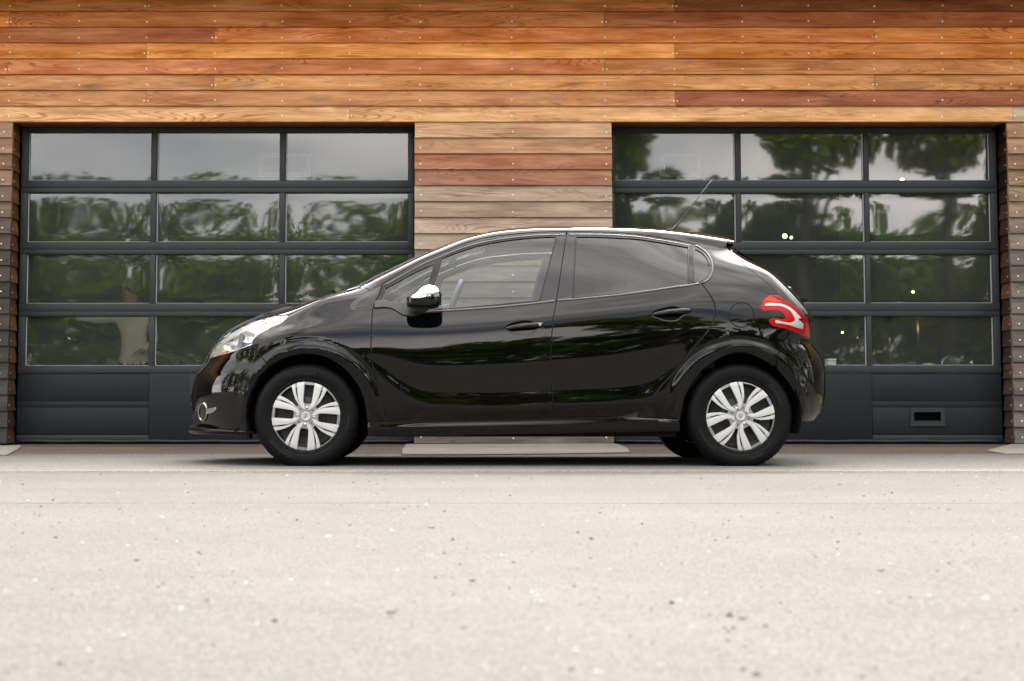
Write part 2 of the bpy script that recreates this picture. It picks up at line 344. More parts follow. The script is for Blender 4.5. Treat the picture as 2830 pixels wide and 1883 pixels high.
def concrete_pad(px):
    # px: outline on the apron in photograph pixels (front left, front right, back right, back left); poured a little proud of the apron
    k = (Z_SILL-0.008)/(DOOR_Y+0.10-Y_APRON)
    pts = []
    for (x, y) in px:
        lo, hi = 8.0, DW+0.3                       # where the line of sight meets the sloping apron
        for _ in range(50):
            mid = (lo+hi)/2
            z = UZ(x, y, mid)
            if z > 0.02 + max(0, mid-Y_APRON)*k: lo = mid
            else: hi = mid
        pts.append((UX(x, y, lo), min(lo, DW+0.06)))
    n = len(pts); top = []; mid_ = []; bot = []
    cx = sum(p[0] for p in pts)/n; cy = sum(p[1] for p in pts)/n
    for x, y in pts:
        z = 0.02 + max(0, y-Y_APRON)*k
        top.append((x+(cx-x)*0.012, y+(cy-y)*0.03, z)); mid_.append((x, y, z-0.007)); bot.append((x, y, -0.05))
    v = top+mid_+bot; f = [tuple(range(n))]
    for i in range(n):
        j = (i+1) % n
        f += [(i, n+i, n+j, j), (n+i, 2*n+i, 2*n+j, n+j)]
    return tag(link('concrete_pad', mesh('concrete_pad', v, f), None, M['concrete']), kind='structure')
concrete_pad([(1112,1253),(1300,1253),(1500,1251),(1640,1249),(1741,1247),(1735,1238),(1715,1228),(1690,1224),(1120,1227),(1111,1240)])
concrete_pad([(-700,1256),(20,1254),(48,1240),(60,1231),(-700,1231)])
concrete_pad([(2730,1243),(2775,1251),(3500,1251),(3500,1226),(2790,1227)])

# loose grit on the paving
def grit():
    v = []; f = []; mi = []
    def stone(x, y, z, r, m):
        b = len(v); n = 5
        for k in range(n):
            a = 2*math.pi*k/n + random.random(); rr = r*random.uniform(0.7, 1.2); v.append((x+rr*math.cos(a), y+rr*math.sin(a), z))
        v.append((x+random.uniform(-.3,.3)*r, y, z+r*random.uniform(0.5, 0.9)))
        for k in range(n): f.append((b+k, b+(k+1)%n, b+5)); mi.append(m)
    for _ in range(1500):
        y = random.uniform(1.6, 11.0)**1.0; x = random.uniform(-0.42, 0.5)*y
        m = 0 if random.random() < 0.8 else 1
        stone(x, y, 0.0, random.uniform(0.0018, 0.005) if random.random() < 0.9 else random.uniform(0.005, 0.009), m)
    for _ in range(900):
        y = random.uniform(Y_APRON-0.9, Y_APRON+0.12); x = random.uniform(-4.6, 5.6)
        stone(x, y, 0.002, random.uniform(0.003, 0.008), random.choice((0,0,1)))
    me = mesh('grit', v, f); me.polygons.foreach_set('material_index', mi)
    o = link('grit', me, None, [principled('dark_grit', (0.05,0.045,0.04), 0.9), principled('pale_grit', (0.26,0.25,0.23), 0.8)])
    tag(o, 'loose dark and pale grit scattered over the paving', 'grit', kind='stuff')
grit()
# the few dead leaf scraps big enough to notice in the foreground
leafm = principled('dead_leaf', (0.035, 0.028, 0.022), 0.8)
def leaf_scrap(px, py, size, label):
    y = GY(py); x = UX(px, py, y)
    v = []; f = []; n = 8
    for k in range(n):
        a = 2*math.pi*k/n; r = size*(0.55+0.45*abs(math.cos(a)))*random.uniform(0.85,1.1)
        v.append((x+r*math.cos(a), y+0.6*r*math.sin(a), 0.002+size*0.35*(math.cos(a)**2)))
    v.append((x, y, 0.004)); b = [(p[0], p[1], p[2]-0.0012) for p in v]
    nn = len(v); 
    for k in range(n): f += [(k, (k+1)%n, n), (nn+(k+1)%n, nn+k, nn+n), (k, nn+k, nn+(k+1)%n, (k+1)%n)]
    tag(link('dead_leaf', mesh('dead_leaf', v+b, f), None, leafm), label, 'leaf', 'dead leaf scraps on the pale asphalt')
leaf_scrap(1080, 1696, 0.011, 'largest dark leaf scrap, low in the middle of the pale asphalt')
leaf_scrap(2051, 1713, 0.009, 'dark leaf scrap low on the asphalt below the rear wheel')
leaf_scrap(1306, 1608, 0.008, 'dark leaf scrap below the front door on the pale asphalt')
leaf_scrap(2435, 1580, 0.009, 'reddish dark leaf scrap on the asphalt far right of the car')
leaf_scrap(1193, 1461, 0.012, 'thin dark leaf scrap nearest to the car on the pale asphalt')
leaf_scrap(378, 1552, 0.008, 'dark leaf scrap left of the front wheel in the foreground')

# ================================================================== TIMBER BUILDING
bld = empty('timber_building', (0, DW, 0))
tag(bld, 'timber clad garage building with two glazed sectional doors behind the black car', 'building')
Z8 = UZ(1400, 338, DW); ZB = UZ(1400, 1225.5, DW); PITCH = (Z8 - ZB)/20.0
def rowz(k): return ZB + k*PITCH      # bottom of row k; row 20 lies over the doors
XL0, XL1 = UX(37, 340, DW), UX(1146, 340, DW)      # left opening
XR0, XR1 = UX(1690, 338, DW), UX(2781, 338, DW)    # right opening
XMIN, XMAX = -13.0, 15.0
CREV = 0.24
def board_mesh(Lx, h):
    # a sawn weatherboard: thick lower edge standing proud, thin top edge tucked behind the board above
    t0, t1, e = 0.024, 0.006, 0.0022
    hx = Lx/2 - 0.0012
    prof = [(0.02, 0.0), (-t0+e, 0.0), (-t0, e), (-t1, h+0.016), (0.02, h+0.016)]   # (y, z), y<0 is towards the street
    v = []
    for x in (-hx, hx): v += [(x, y, z) for y, z in prof]
    f = [(0,1,6,5),(1,2,7,6),(2,3,8,7),(3,4,9,8),(4,0,5,9),(4,3,2,1,0),(5,6,7,8,9)]
    return mesh('board', v, f)
def board(x0, x1, k, col, weather, y=0.0, rotz=0.0, h=None):
    o = link('board', board_mesh(x1-x0, h or PITCH), bld, M['wood'])
    o.location = ((x0+x1)/2, y, rowz(k)); o.rotation_euler = (0, 0, rotz)
    j = random.uniform(0.93, 1.07)
    o.color = (*[max(0.004, q*j*ALB) for q in lin(col)], weather)
    return o
ALB = 0.86
rows_top = {   # row: (joints in photograph x, colours of the boards left to right, weathering)
    28: ([700, 2100], [(140,76,30),(140,76,30),(110,62,25)], 0.05),
    27: ([408, 1863], [(170,96,34),(172,98,42),(132,68,26)], 0.10),
    26: ([27, 1669], [(222,128,30),(176,98,44),(158,82,38)], 0.15),
    25: ([593, 2415], [(166,90,50),(200,112,54),(204,112,36)], 0.22),
    24: ([406, 1864], [(206,126,62),(226,142,66),(196,116,54)], 0.12),
    23: ([23, 1671], [(204,124,66),(190,112,66),(184,114,62)], 0.4),
    22: ([592, 2416], [(196,132,84),(204,138,84),(190,124,70)], 0.65),
    21: ([405, 1866], [(188,126,84),(186,124,82),(152,86,56)], 0.6),
    20: ([967, 2797], [(214,158,112),(216,160,112),(190,160,134)], 0.5)}
NAILX = [-560, -370, -180, 28, 220, 407, 595, 780, 967, 1161, 1414, 1671, 1863, 2050, 2233, 2414, 2602, 2792, 2985, 3170, 3360]
nails = MB()
def nail(x, z, y=DW-0.0205, r=0.0070, axis='y'):
    if axis == 'y': nails.lathe([(0, -0.003), (r*0.7, -0.0024), (r, 0.0), (r, 0.004)], 8, 'y', (x, y-DW, z))
    else: nails.lathe([(0, -0.003*axis), (r*0.7, -0.0024*axis), (r, 0.0), (r, 0.004*axis)], 6, 'x', (x, y-DW, z))
NZ = 0.047
for k, (joints, cols, wth) in rows_top.items():
    ym = 338 - (k-20)*43.3 - 20
    xs = [XMIN] + [UX(j, ym, DW) for j in [joints[0]-1490+random.uniform(-90,90)]+joints+[joints[-1]+1390+random.uniform(-90,90), joints[-1]+2790]] + [XMAX]
    xs = [q for q in xs if XMIN <= q <= XMAX]; cols = [cols[1]]+cols+[cols[0], cols[1], cols[0]]
    for i in range(min(len(xs)-1, len(cols))): board(xs[i], xs[i+1], k, tuple(min(255, q*f_) for q, f_ in zip(cols[i], (1.10, 1.10, 1.08))), wth*random.uniform(0.7, 1.2))
    for px in NAILX:
        x = UX(px, ym+5, DW) + random.uniform(-0.004, 0.004); z = rowz(k)+NZ+random.uniform(-0.005, 0.005)
        jn = [q for q in xs[1:-1] if abs(q-x) < 0.06]
        if jn: nail(jn[0]-0.017, z); nail(jn[0]+0.015, z)
        elif XMIN < x < XMAX: nail(x, z)
# piers: left, middle, right, weathering grey towards the ground
low = [(112,102,96),(104,97,93),(118,108,102),(108,98,94),(110,100,97),(104,94,90),(118,108,102),(112,100,94),(120,108,100),(126,112,104),(130,116,106),(140,124,112),
       (166,146,130),(172,148,130),(166,140,122),(170,146,126),(158,106,82),(166,108,80),(190,142,108),(202,156,120)]
side = [(112,104,100),(108,100,97),(118,110,105),(110,102,98),(122,112,106),(106,98,95),(100,92,88),(116,104,98),(112,102,96),(96,84,78),(124,112,104),(120,106,98),
        (138,120,106),(130,112,100),(148,122,102),(150,124,102),(156,124,98),(150,112,86),(170,132,104),(178,136,104)]
for k in range(20):
    w = 0.75 - 0.3*(k/20)
    ex = random.uniform(-0.002, 0.002)
    board(XL1+ex, XR0-ex, k, tuple(min(250, q*(1.0 if k < 10 else 1.07)) for q in low[k]), w)
    sk = 0.62 if k < 13 else 0.78 if k < 16 else 0.95
    board(XMIN, XL0+random.uniform(-0.002,0.002), k, tuple(q*sk for q in side[k]), w)
    board(XR1+random.uniform(-0.002,0.002), XMAX, k, side[(k*7+3) % 8 if k < 12 else k], w)
    for px in (1163, 1418, 1675, 14, 2802):
        x = UX(px if px > 20 and px < 2700 else px, 338 + (20-k)*44.3 - 15, DW) if px in (1163,1418,1675) else (XL0-0.075 if px == 14 else XR1+0.062)
        nail(x + random.uniform(-0.004, 0.004), rowz(k)+NZ+random.uniform(-0.006,0.006))
# reveals: short returns of the same boards along the sides of both openings, damp and dark
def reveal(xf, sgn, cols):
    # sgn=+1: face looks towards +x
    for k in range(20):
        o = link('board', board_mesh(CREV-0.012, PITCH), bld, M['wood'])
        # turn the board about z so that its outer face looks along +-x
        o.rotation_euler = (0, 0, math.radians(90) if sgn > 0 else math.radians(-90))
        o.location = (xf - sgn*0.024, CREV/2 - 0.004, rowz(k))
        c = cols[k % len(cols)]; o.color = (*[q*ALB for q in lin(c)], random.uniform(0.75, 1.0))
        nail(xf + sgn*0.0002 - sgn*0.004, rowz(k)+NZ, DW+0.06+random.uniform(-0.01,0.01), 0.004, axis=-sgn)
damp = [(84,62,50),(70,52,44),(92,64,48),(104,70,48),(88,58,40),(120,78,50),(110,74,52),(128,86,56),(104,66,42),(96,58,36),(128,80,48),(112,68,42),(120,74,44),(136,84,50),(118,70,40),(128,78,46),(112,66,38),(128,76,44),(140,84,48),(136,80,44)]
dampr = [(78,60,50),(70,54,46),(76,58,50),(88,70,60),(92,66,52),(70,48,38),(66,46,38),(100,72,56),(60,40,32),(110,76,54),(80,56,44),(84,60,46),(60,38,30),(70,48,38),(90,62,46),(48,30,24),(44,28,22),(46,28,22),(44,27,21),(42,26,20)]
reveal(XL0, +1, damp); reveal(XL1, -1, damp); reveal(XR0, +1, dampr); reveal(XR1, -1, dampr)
# underside of the lintel: two boards per opening
for (xa, xb) in ((XL0, XL1), (XR0, XR1)):
    for (ya, yb, c) in ((-0.006, 0.105, (178,112,62)), (0.108, CREV, (150,88,48))):
        me = mesh('soffit_board', *(lambda b: (b.v, b.f))(MB().box(-(xb-xa)/2, (xb-xa)/2, -(yb-ya)/2, (yb-ya)/2, 0, 0.02)))
        o = link('soffit_board', me, bld, M['wood']); o.location = ((xa+xb)/2, (ya+yb)/2, rowz(20)+0.004); o.color = (*[q*ALB for q in lin(c)], 0.3)
nails.build('nails', M['nail'], bld)['kind'] = 'stuff'
# carcass behind the boards, wall head, roof with its overhang and fascia
bk = MB(); Zt = rowz(29)
bk.box(XMIN, XL0-0.03, 0.022, 0.30, 0.02, Zt); bk.box(XL1+0.03, XR0-0.03, 0.022, 0.30, 0.02, Zt); bk.box(XR1+0.03, XMAX, 0.022, 0.30, 0.02, Zt)
bk.box(XL0-0.03, XL1+0.03, 0.022, 0.30, rowz(20)+0.03, Zt); bk.box(XR0-0.03, XR1+0.03, 0.022, 0.30, rowz(20)+0.03, Zt)
bk.build('wall_core', M['backing'], bld)
rf = MB(); rf.box(XMIN-0.3, XMAX+0.3, -0.55, 11.0, Zt, Zt+0.26); rf.build('roof', M['frame'], bld)

# ------------------------------------------------------------------ glazed sectional doors
def pane_mesh(w, h, amp, seed):
    nx, nz_ = 36, 16; v = []; f = []
    r = random.Random(seed); ox, oz = r.uniform(-50, 50), r.uniform(-50, 50)
    for j in range(nz_+1):
        for i in range(nx+1):
            x = (i/nx-0.5)*w; z = (j/nz_-0.5)*h
            u_, v_ = 2*i/nx-1, 2*j/nz_-1
            edge = (abs(u_)**5*0.55 + abs(v_)**5*0.25)           # clamped edges pull the sheet in
            y = amp*(0.9*edge + 0.35*mnoise.noise(Vector((x*1.3+ox, z*2.0+oz, 0.3))) + 0.035*mnoise.noise(Vector((x*4.2+oz, z*6.0+ox, 1.7))))
            v.append((x, y, z))
    for j in range(nz_):
        for i in range(nx):
            a = j*(nx+1)+i; f.append((a, a+1, a+nx+2, a+nx+1))
    return mesh('pane', v, f, True)
def door(name_cols, rowpx, xl, xr, side_):
    """name_cols: list of (x0,x1) pane columns in photograph px at the top row and the same at the bottom row"""
    d_ = empty('garage_door', (0, CREV, 0), parent=bld)
    Y = DOOR_Y
    cols_top, cols_bot = name_cols
    X = []
    for (a, b), (a2, b2) in zip(cols_top, cols_bot):
        X.append(((UX(a, 434, Y)+UX(a2, 944, Y))/2, (UX(b, 434, Y)+UX(b2, 944, Y))/2))
    xm = 700 if side_ < 0 else 2200
    Z = [(UZ(xm, b, Y), UZ(xm, a, Y)) for a, b in rowpx]
    ztop = rowz(20)-0.002; zbot = UZ(xm, 1216, Y); zpan = UZ(xm, 1032, Y)
    x0, x1 = xl+0.012, xr-0.012
    def piece(nm, xa, xb, za, zb, ya=-0.02, yb=0.03, mat='frame', b=0.0025):
        return MB().bbox(xa, xb, ya, yb, za, zb, b).build(nm, M[mat], d_, auto=35)
    # head rail, section rails with the seam between two sections, stiles, mullions
    piece('head_rail', x0, x1, Z[0][1], ztop, -0.012)
    for r in range(3):
        hi, lo = Z[r][0], Z[r+1][1]; seam = lo + (hi-lo)*0.40
        piece('section_rail', x0, x1, seam+0.0016, hi); piece('section_rail', x0, x1, lo, seam-0.0016)
        MB().box(x0, x1, -0.010, 0.03, seam-0.0018, seam+0.0018).build('seam', M['dark_gap'], d_)
    piece('section_rail', x0, x1, zpan+0.0015, Z[3][0])
    for r in range(4):
        for xa, xb in ((x0, X[0][0]), (X[0][1], X[1][0]), (X[1][1], X[2][0]), (X[2][1], x1)):
            piece('mullion', xa, xb, Z[r][0], Z[r][1], -0.016)
    # panes with their glazing beads, set a little back
    k = 0
    for r in range(4):
        for xa, xb in X:
            za, zb = Z[r]; k += 1
            amp = (0.0018, 0.0050, 0.0040, 0.0028)[r]
            o = link('pane', pane_mesh(xb-xa, zb-za, amp, k+37*(side_ > 0)), d_, M['pane']); o.location = ((xa+xb)/2, 0.012, (za+zb)/2)
            bd = MB(); t = 0.006
            bd.box(xa, xb, -0.004, 0.01, za, za+t); bd.box(xa, xb, -0.004, 0.01, zb-t, zb); bd.box(xa, xa+t, -0.004, 0.01, za+t, zb-t); bd.box(xb-t, xb, -0.004, 0.01, za+t, zb-t)
            bd.build('glazing_bead', M['dark_gap'] if r == 0 else M['frame'], d_)
            bd = MB(); bd.box(xa+t, xb-t, 0.001, 0.008, za+t, za+t+0.004)
            (bd.box(xa+t, xa+t+0.008, 0.001, 0.008, za+t, zb-t) if xa < 0 else bd.box(xb-t-0.008, xb-t, 0.001, 0.008, za+t, zb-t))
            bd.build('glazing_seal', M['pane_bead'], d_)
    # bottom section: outer bays carry pressed panels, the middle bay a flush wicket plate
    xA = UX(412, 1120, Y) if side_ < 0 else UX(1990, 1120, Y)
    xB = UX(1100-300, 1120, Y) if side_ < 0 else UX(2409, 1120, Y)
    zc1, zc2, zc3 = UZ(xm, 1110, Y), UZ(xm, 1126, Y), UZ(xm, 1202, Y)
    piece('plate', xA+0.002, xB-0.002, zbot, zpan-0.001, -0.019, 0.03, 'panel', 0.002)
    for xa, xb in ((x0, xA-0.001), (xB+0.001, x1)):
        piece('panel', xa, xb, zc1+0.0025, zpan-0.003, -0.012, 0.03, 'panel', 0.003)
        piece('panel_rib', xa, xb, zc2, zc1-0.0025, -0.013, 0.03, 'panel', 0.002)
        piece('panel', xa, xb, zc3+0.0025, zc2-0.002, -0.019, 0.03, 'panel', 0.004)
        piece('bottom_rail', xa, xb, zbot, zc3-0.0025, -0.02, 0.03, 'frame', 0.002)
    MB().box(x0, x1, -0.008, 0.03, zbot, zpan).build('panel_backing', M['dark_gap'], d_)
    sl = MB(); n = 60; pts = []
    for i in range(n+1):
        x = x0+(x1-x0)*i/n; pts.append((x, -0.012+0.002*math.sin(i*1.3), zbot-0.012+0.002*math.sin(i*0.7)))
    sl.tube(pts, 0.015, 8); sl.build('rubber_seal', M['dark_gap'], d_)
    if side_ > 0:
        hx0, hx1, hz0, hz1 = UX(2514, 1152, Y), UX(2608, 1152, Y), UZ(2560, 1178, Y), UZ(2560, 1127, Y)
        ix0, ix1, iz0, iz1 = UX(2523, 1152, Y), UX(2597, 1152, Y), UZ(2560, 1165, Y), UZ(2560, 1139, Y)
        h = MB(); h.box(hx0, ix0, -0.034, -0.018, hz0, hz1); h.box(ix1, hx1, -0.034, -0.018, hz0, hz1); h.box(ix0, ix1, -0.034, -0.018, hz0, iz0); h.box(ix0, ix1, -0.034, -0.018, iz1, hz1)
        h.build('pull_handle', M['frame'], d_)
        h = MB(); h.box(ix0, ix1, -0.0200, -0.0192, iz0, iz1); h.build('handle_cup_shade', M['recess_shade'], d_)  # flat near-black plate: the cup's shade put into its colour
        h = MB(); h.bbox(ix0+0.004, ix1-0.004, -0.030, -0.0202, iz0, iz0+0.007, 0.002); h.build('handle_lip', M['panel'], d_)
    return d_, X, Z
rowsL = [(366, 501), (533, 671), (703, 841), (874.5, 1013)]
dl, XcL, ZcL = door(([(80,420),(434,774),(788,1128)], [(68,413),(427,772),(786,1130)]), rowsL, XL0, XL1, -1)
rowsR = [(367, 501), (534, 671), (703, 840), (874, 1012)]
dr, XcR, ZcR = door(([(1698,2034),(2047,2386),(2398,2735)], [(1698,2038),(2050,2396),(2408,2746)]), rowsR, XR0, XR1, +1)
# ================================================================== SHOWROOM INSIDE (dim, seen through the panes)
M['indoor'] = principled('dark_indoor_wall', (0.05, 0.05, 0.05), 0.8)
M['indoor_floor'] = principled('showroom_floor', (0.10, 0.10, 0.10), 0.25)
IY0, IY1, IZ1 = DW+0.31, DW+9.0, rowz(20)+0.35
o = MB(); o.box(XMIN+0.2, XMAX-0.2, IY1, IY1+0.2, 0, IZ1+0.2); o.box(XMIN, XMIN+0.2, IY0, IY1+0.2, 0, IZ1+0.2); o.box(XMAX-0.2, XMAX, IY0, IY1+0.2, 0, IZ1+0.2)
o.build('showroom_wall', M['indoor'])['kind'] = 'structure'
o = MB(); o.box(XMIN+0.2, XMAX-0.2, IY0, IY1, Z_SILL, Z_SILL+0.012); o.build('showroom_floor', M['indoor_floor'])['kind'] = 'structure'
o = MB(); o.box(XMIN+0.2, XMAX-0.2, IY0, IY1, IZ1, IZ1+0.05); o.build('showroom_ceiling', M['indoor'])['kind'] = 'structure'
# ventilation grilles high on the inside, visible through the top panes
M['grille'] = principled('white_grille', (0.6, 0.58, 0.55), 0.6)
def vent(px0, px1, py0, py1, Y, label):
    x0, x1, z0, z1 = UX(px0, py0, Y), UX(px1, py0, Y), UZ(px0, py1, Y), UZ(px0, py0, Y)
    r = empty('air_vent', ((x0+x1)/2, Y, z0)); tag(r, label, 'air vent', 'white air vents inside the showroom')
    w = (x1-x0)/2; h = z1-z0; e = 0.16*h
    b = MB(); b.box(-w, w, 0, 0.05, 0, e); b.box(-w, w, 0, 0.05, h-e, h); b.box(-w, -w+1.2*e, 0, 0.05, e, h-e); b.box(w-1.2*e, w, 0, 0.05, e, h-e); b.build('frame', M['grille'], r)
    me = None
    for i in range(7):
        if me is None:
            me = mesh('slat', *(lambda q: (q.v, q.f))(MB().box(-w+1.2*e, w-1.2*e, 0.01, 0.03, 0, 0.018)))
            me.materials.append(M['indoor'])
        s = link('slat', me, r); s.location = (0, 0, e + (h-2*e)*(i+0.5)/7)
    MB().box(-0.02, 0.02, 0.01, 0.03, h, IZ1 - z0).build('hanger', M['indoor'], r)
vent(716, 858, 424, 486, DW+2.2, 'white louvred air vent behind the top row of the left door')
vent(1826, 1938, 424, 486, DW+2.2, 'white louvred air vent behind the top row of the right door')
# lamps that are on inside
M['bulb'] = principled('warm_bulb', (1, 0.8, 0.5), 0.4, emis=((1.0, 0.66, 0.28), 4.0))
def lamp(px, py, r, Y, label, tilt=0.0):
    x, z = UX(px, py, Y), UZ(px, py, Y)
    e = empty('spot_lamp', (x, Y, z)); tag(e, label, 'lamp', 'warm lamps glowing inside the showroom')
    MB().lathe([(0, -0.02), (r*0.75, -0.015), (r, 0.0), (r*0.7, 0.02), (0, 0.03)], 14, 'y').build('bulb', M['bulb'], e)
    MB().lathe([(r*1.02, 0.0), (r*1.25, 0.01), (r*0.8, 0.10), (0, 0.13)], 14, 'y').build('shade', M['indoor'], e)
    MB().tube([(0, 0.08, 0.0), (0, 0.08, IZ1-z)], 0.008, 6).build('stem', M['indoor'], e)
lamp(2169, 653, 0.026, DW+4, 'brighter glowing lamp of the pair in the second pane row')
lamp(2187, 657, 0.017, DW+5.5, 'smaller dimmer lamp of the pair in the second pane row')
lamp(2493, 499, 0.026, DW+4, 'lamp glowing at the foot of the top right pane')
lamp(2523, 807, 0.015, DW+5, 'small lamp low in the third pane row of the right door')
lamp(2496, 903, 0.015, DW+5, 'small lamp in the bottom right pane, above the round headlamps')
lamp(2328, 919, 0.012, DW+5, 'tiny lamp in the bottom pane just behind the tail of the car')
M['whitebox'] = principled('white_card', (0.75, 0.75, 0.72), 0.7)
def smallbox(px0, px1, py0, py1, Y, label, nm, mat):
    x0, x1, z0, z1 = UX(px0, py0, Y), UX(px1, py0, Y), UZ(px0, py1, Y), UZ(px0, py0, Y)
    r = empty(nm, ((x0+x1)/2, Y, z0)); tag(r, label, 'box')
    w = (x1-x0)/2; h = z1-z0
    MB().bbox(-w, w, -0.05, 0.05, 0, h*0.62, 0.003).build('body', mat, r); MB().bbox(-w*1.02, w*1.02, -0.055, 0.055, h*0.68, h, 0.003).build('lid', mat, r)
    return r
sb_y = DW + 0.36
# window ledge inside, so that the boxes stand on something
ledge = MB()
zl = UZ(2300, 1010, sb_y); ledge.box(XR0+0.05, XR1-0.05, IY0-0.02, IY0+0.16, zl-0.03, zl); tag(ledge.build('ledge', M['indoor']), 'dark ledge inside the bottom panes of the right door', 'ledge')
smallbox(2283, 2307, 992, 1010, sb_y, 'small white box on the ledge right behind the rear bumper', 'white_box', M['whitebox'])
smallbox(2553, 2571, 1005, 1012, sb_y, 'tiny pale yellow box at the foot of the bottom right pane', 'pale_box', principled('pale_yellow_card', (0.75, 0.72, 0.4), 0.7))

# ================================================================== TREES ACROSS THE STREET (they fill the reflections)
def leaf_mat(name, c1, c2):
    m, t, o = new_mat(name); oi = N(t, 'ShaderNodeNewGeometry')
    r = N(t, 'ShaderNodeValToRGB'); r.color_ramp.elements[0].color = (*c1, 1); r.color_ramp.elements[1].color = (*c2, 1)
    L(t, oi.outputs['Random Per Island'], r.inputs[0])
    d1 = N(t, 'ShaderNodeBsdfDiffuse'); d2 = N(t, 'ShaderNodeBsdfTranslucent'); mx = N(t, 'ShaderNodeMixShader'); mx.inputs[0].default_value = 0.45
    L(t, r.outputs[0], d1.inputs[0]); L(t, r.outputs[0], d2.inputs[0]); L(t, d1.outputs[0], mx.inputs[1]); L(t, d2.outputs[0], mx.inputs[2]); L(t, mx.outputs[0], o.inputs[0]); return m
M['leaf_dark'] = leaf_mat('dark_foliage', (0.035, 0.065, 0.015), (0.095, 0.150, 0.030))
M['leaf_mid'] = leaf_mat('mid_foliage', (0.06, 0.11, 0.018), (0.17, 0.24, 0.035))
M['leaf_lime'] = leaf_mat('lime_foliage', (0.12, 0.19, 0.02), (0.28, 0.35, 0.045))
M['bark'] = principled('bark', (0.022, 0.020, 0.013), 0.9, bump=(12, 0.6, 0.03))
def cards(blobs, n, size, seed):
    r = np.random.default_rng(seed); tot = sum(b[3]*b[4]*b[5] for b in blobs); v = []; f = []
    for (cx, cy, cz, rx, ry, rz) in blobs:
        k = int(n*rx*ry*rz/tot)
        d = r.normal(size=(k, 3)); d /= np.linalg.norm(d, axis=1)[:, None]
        rad = r.uniform(0.35, 1.0, k)**0.5; p = d*rad[:, None]*np.array([rx, ry, rz]) + np.array([cx, cy, cz])
        for q in p:
            a = Vector(r.normal(size=3)).normalized(); b = a.orthogonal().normalized(); c = a.cross(b); s = size*r.uniform(0.5, 1.2)
            i = len(v); Q = Vector(q)
            v += [Q+b*s, Q+c*s*0.55, Q-b*s, Q-c*s*0.55]; f.append((i, i+1, i+2, i+3))
    return v, f
def tree_kind(seed, h, crown_w, base, n, size):
    r = random.Random(seed); blobs = []
    for _ in range(16):
        a = r.uniform(0, 2*math.pi); q = r.uniform(0.1, 0.75)*crown_w; z = base + (h-base)*r.uniform(0.12, 0.85)
        s = crown_w*r.uniform(0.22, 0.42)*(1.15-0.5*(z-base)/(h-base)); blobs.append((q*math.cos(a), q*math.sin(a), z, s, s, s*0.8))
    v, f = cards(blobs, n, size, seed); crown = mesh('crown', v, f)
    tr = MB(); tr.tube([(0,0,-0.1), (0.1,0.05,h*0.3), (0.0,0.1,h*0.62), (0.1,0,h*0.88)], [h*0.020, h*0.013, h*0.008, h*0.003], 9)
    for i in range(7):
        b = blobs[i]; z0 = h*r.uniform(0.25, 0.5); tr.tube([(0.06,0.05,z0), (b[0]*0.5,b[1]*0.5,(z0+b[2])/2+0.2), (b[0],b[1],b[2])], [h*0.006, h*0.004, h*0.0015], 6)
    tm = mesh('trunk', tr.v, tr.f, True); tm.materials.append(M['bark']); return crown, tm
kinds = [tree_kind(1, 9.0, 3.4, 1.2, 5200, 0.24), tree_kind(2, 7.6, 3.0, 0.9, 4600, 0.22), tree_kind(3, 12.2, 3.5, 6.3, 6200, 0.20)]
crowns = {}
def tree(k, x, y, s, rz, leafkey, label, group):
    c, t = kinds[k]
    if (k, leafkey) not in crowns:
        cc = c.copy(); cc.materials.clear(); cc.materials.append(M[leafkey]); crowns[(k, leafkey)] = cc
    e = empty('broadleaf_tree', (x, y, 0), rz); e.scale = (s, s, s)
    link('trunk', t, e); link('crown', crowns[(k, leafkey)], e); tag(e, label, 'tree', group)
RT = random.Random(5); i = 0
for x in np.arange(-34, 40, 3.9):
    i += 1; gap = (-13.5 < x < -9)
    lk = RT.choice(['leaf_dark', 'leaf_mid', 'leaf_dark', 'leaf_mid'])
    s = RT.uniform(0.78, 1.02)*(0.72 if gap else 1.0)
    tree(RT.choice([0, 1]), float(x)+RT.uniform(-1, 1), -23+RT.uniform(-3, 3), s, RT.uniform(0, 6.28), lk, 'bushy green tree in the row across the street, mirrored in the panes', 'trees across the street seen in reflections')
for (x, y, s) in ((3.9, -12, 0.95), (8.9, -12.0, 1.02), (12.3, -11.8, 1.02), (-13.0, -12.2, 1.2), (17.5, -12.0, 1.0)):
    tree(2, x, y, s, RT.uniform(0, 6.28), 'leaf_lime', 'tall lime green tree with a high crown, mirrored in the top panes', 'tall trees across the street seen in reflections')
wv, wf = cards([(x, -28+2*math.sin(x*0.9), 2.6+0.5*math.sin(x*1.3), 2.4, 1.6, 3.4+0.9*math.sin(x*0.7)) for x in np.arange(-52, 58, 2.6)]
 + [(x+1.1, -31, 5.9+0.5*math.sin(x*1.1), 2.6, 1.5, 2.3+0.5*math.sin(x*2.3)) for x in np.arange(-52, 58, 2.6) if not -9.5 < x < -7]
 + [(sx_*(23+1.5*math.sin(y)) - (5 if sx_ > 0 else 0), y, (4.2 if sx_ < 0 else 5.2)+0.5*math.sin(y*1.3), 2.0, 2.4, (4.8 if sx_ < 0 else 6.0)+1.6*math.sin(y*0.7)) for sx_ in (-1, 1.08) for y in np.arange(-24, (12 if sx_ < 0 else 30), 2.8)], 110000, 0.30, 19)  # side belts: unseen trees, heightened to darken reflections in the bumpers
wd = link('woodland', mesh('woodland', wv, wf), None, M['leaf_mid']); tag(wd, 'green belt of shrubs and trees far across the street, mirrored in the doors, with side belts added to darken the bumpers', 'woodland', kind='stuff')
hv, hf = cards([(x, -19.5+math.sin(x)*0.4, 1.0+0.3*math.sin(x*1.7), 1.6, 1.0, 1.5) for x in np.arange(-36, 42, 1.9)], 16000, 0.2, 9)
hd = link('hedge', mesh('hedge', hv, hf), None, M['leaf_dark']); tag(hd, 'dark green hedge under the trees across the street, mirrored in the doors', 'hedge', kind='stuff')
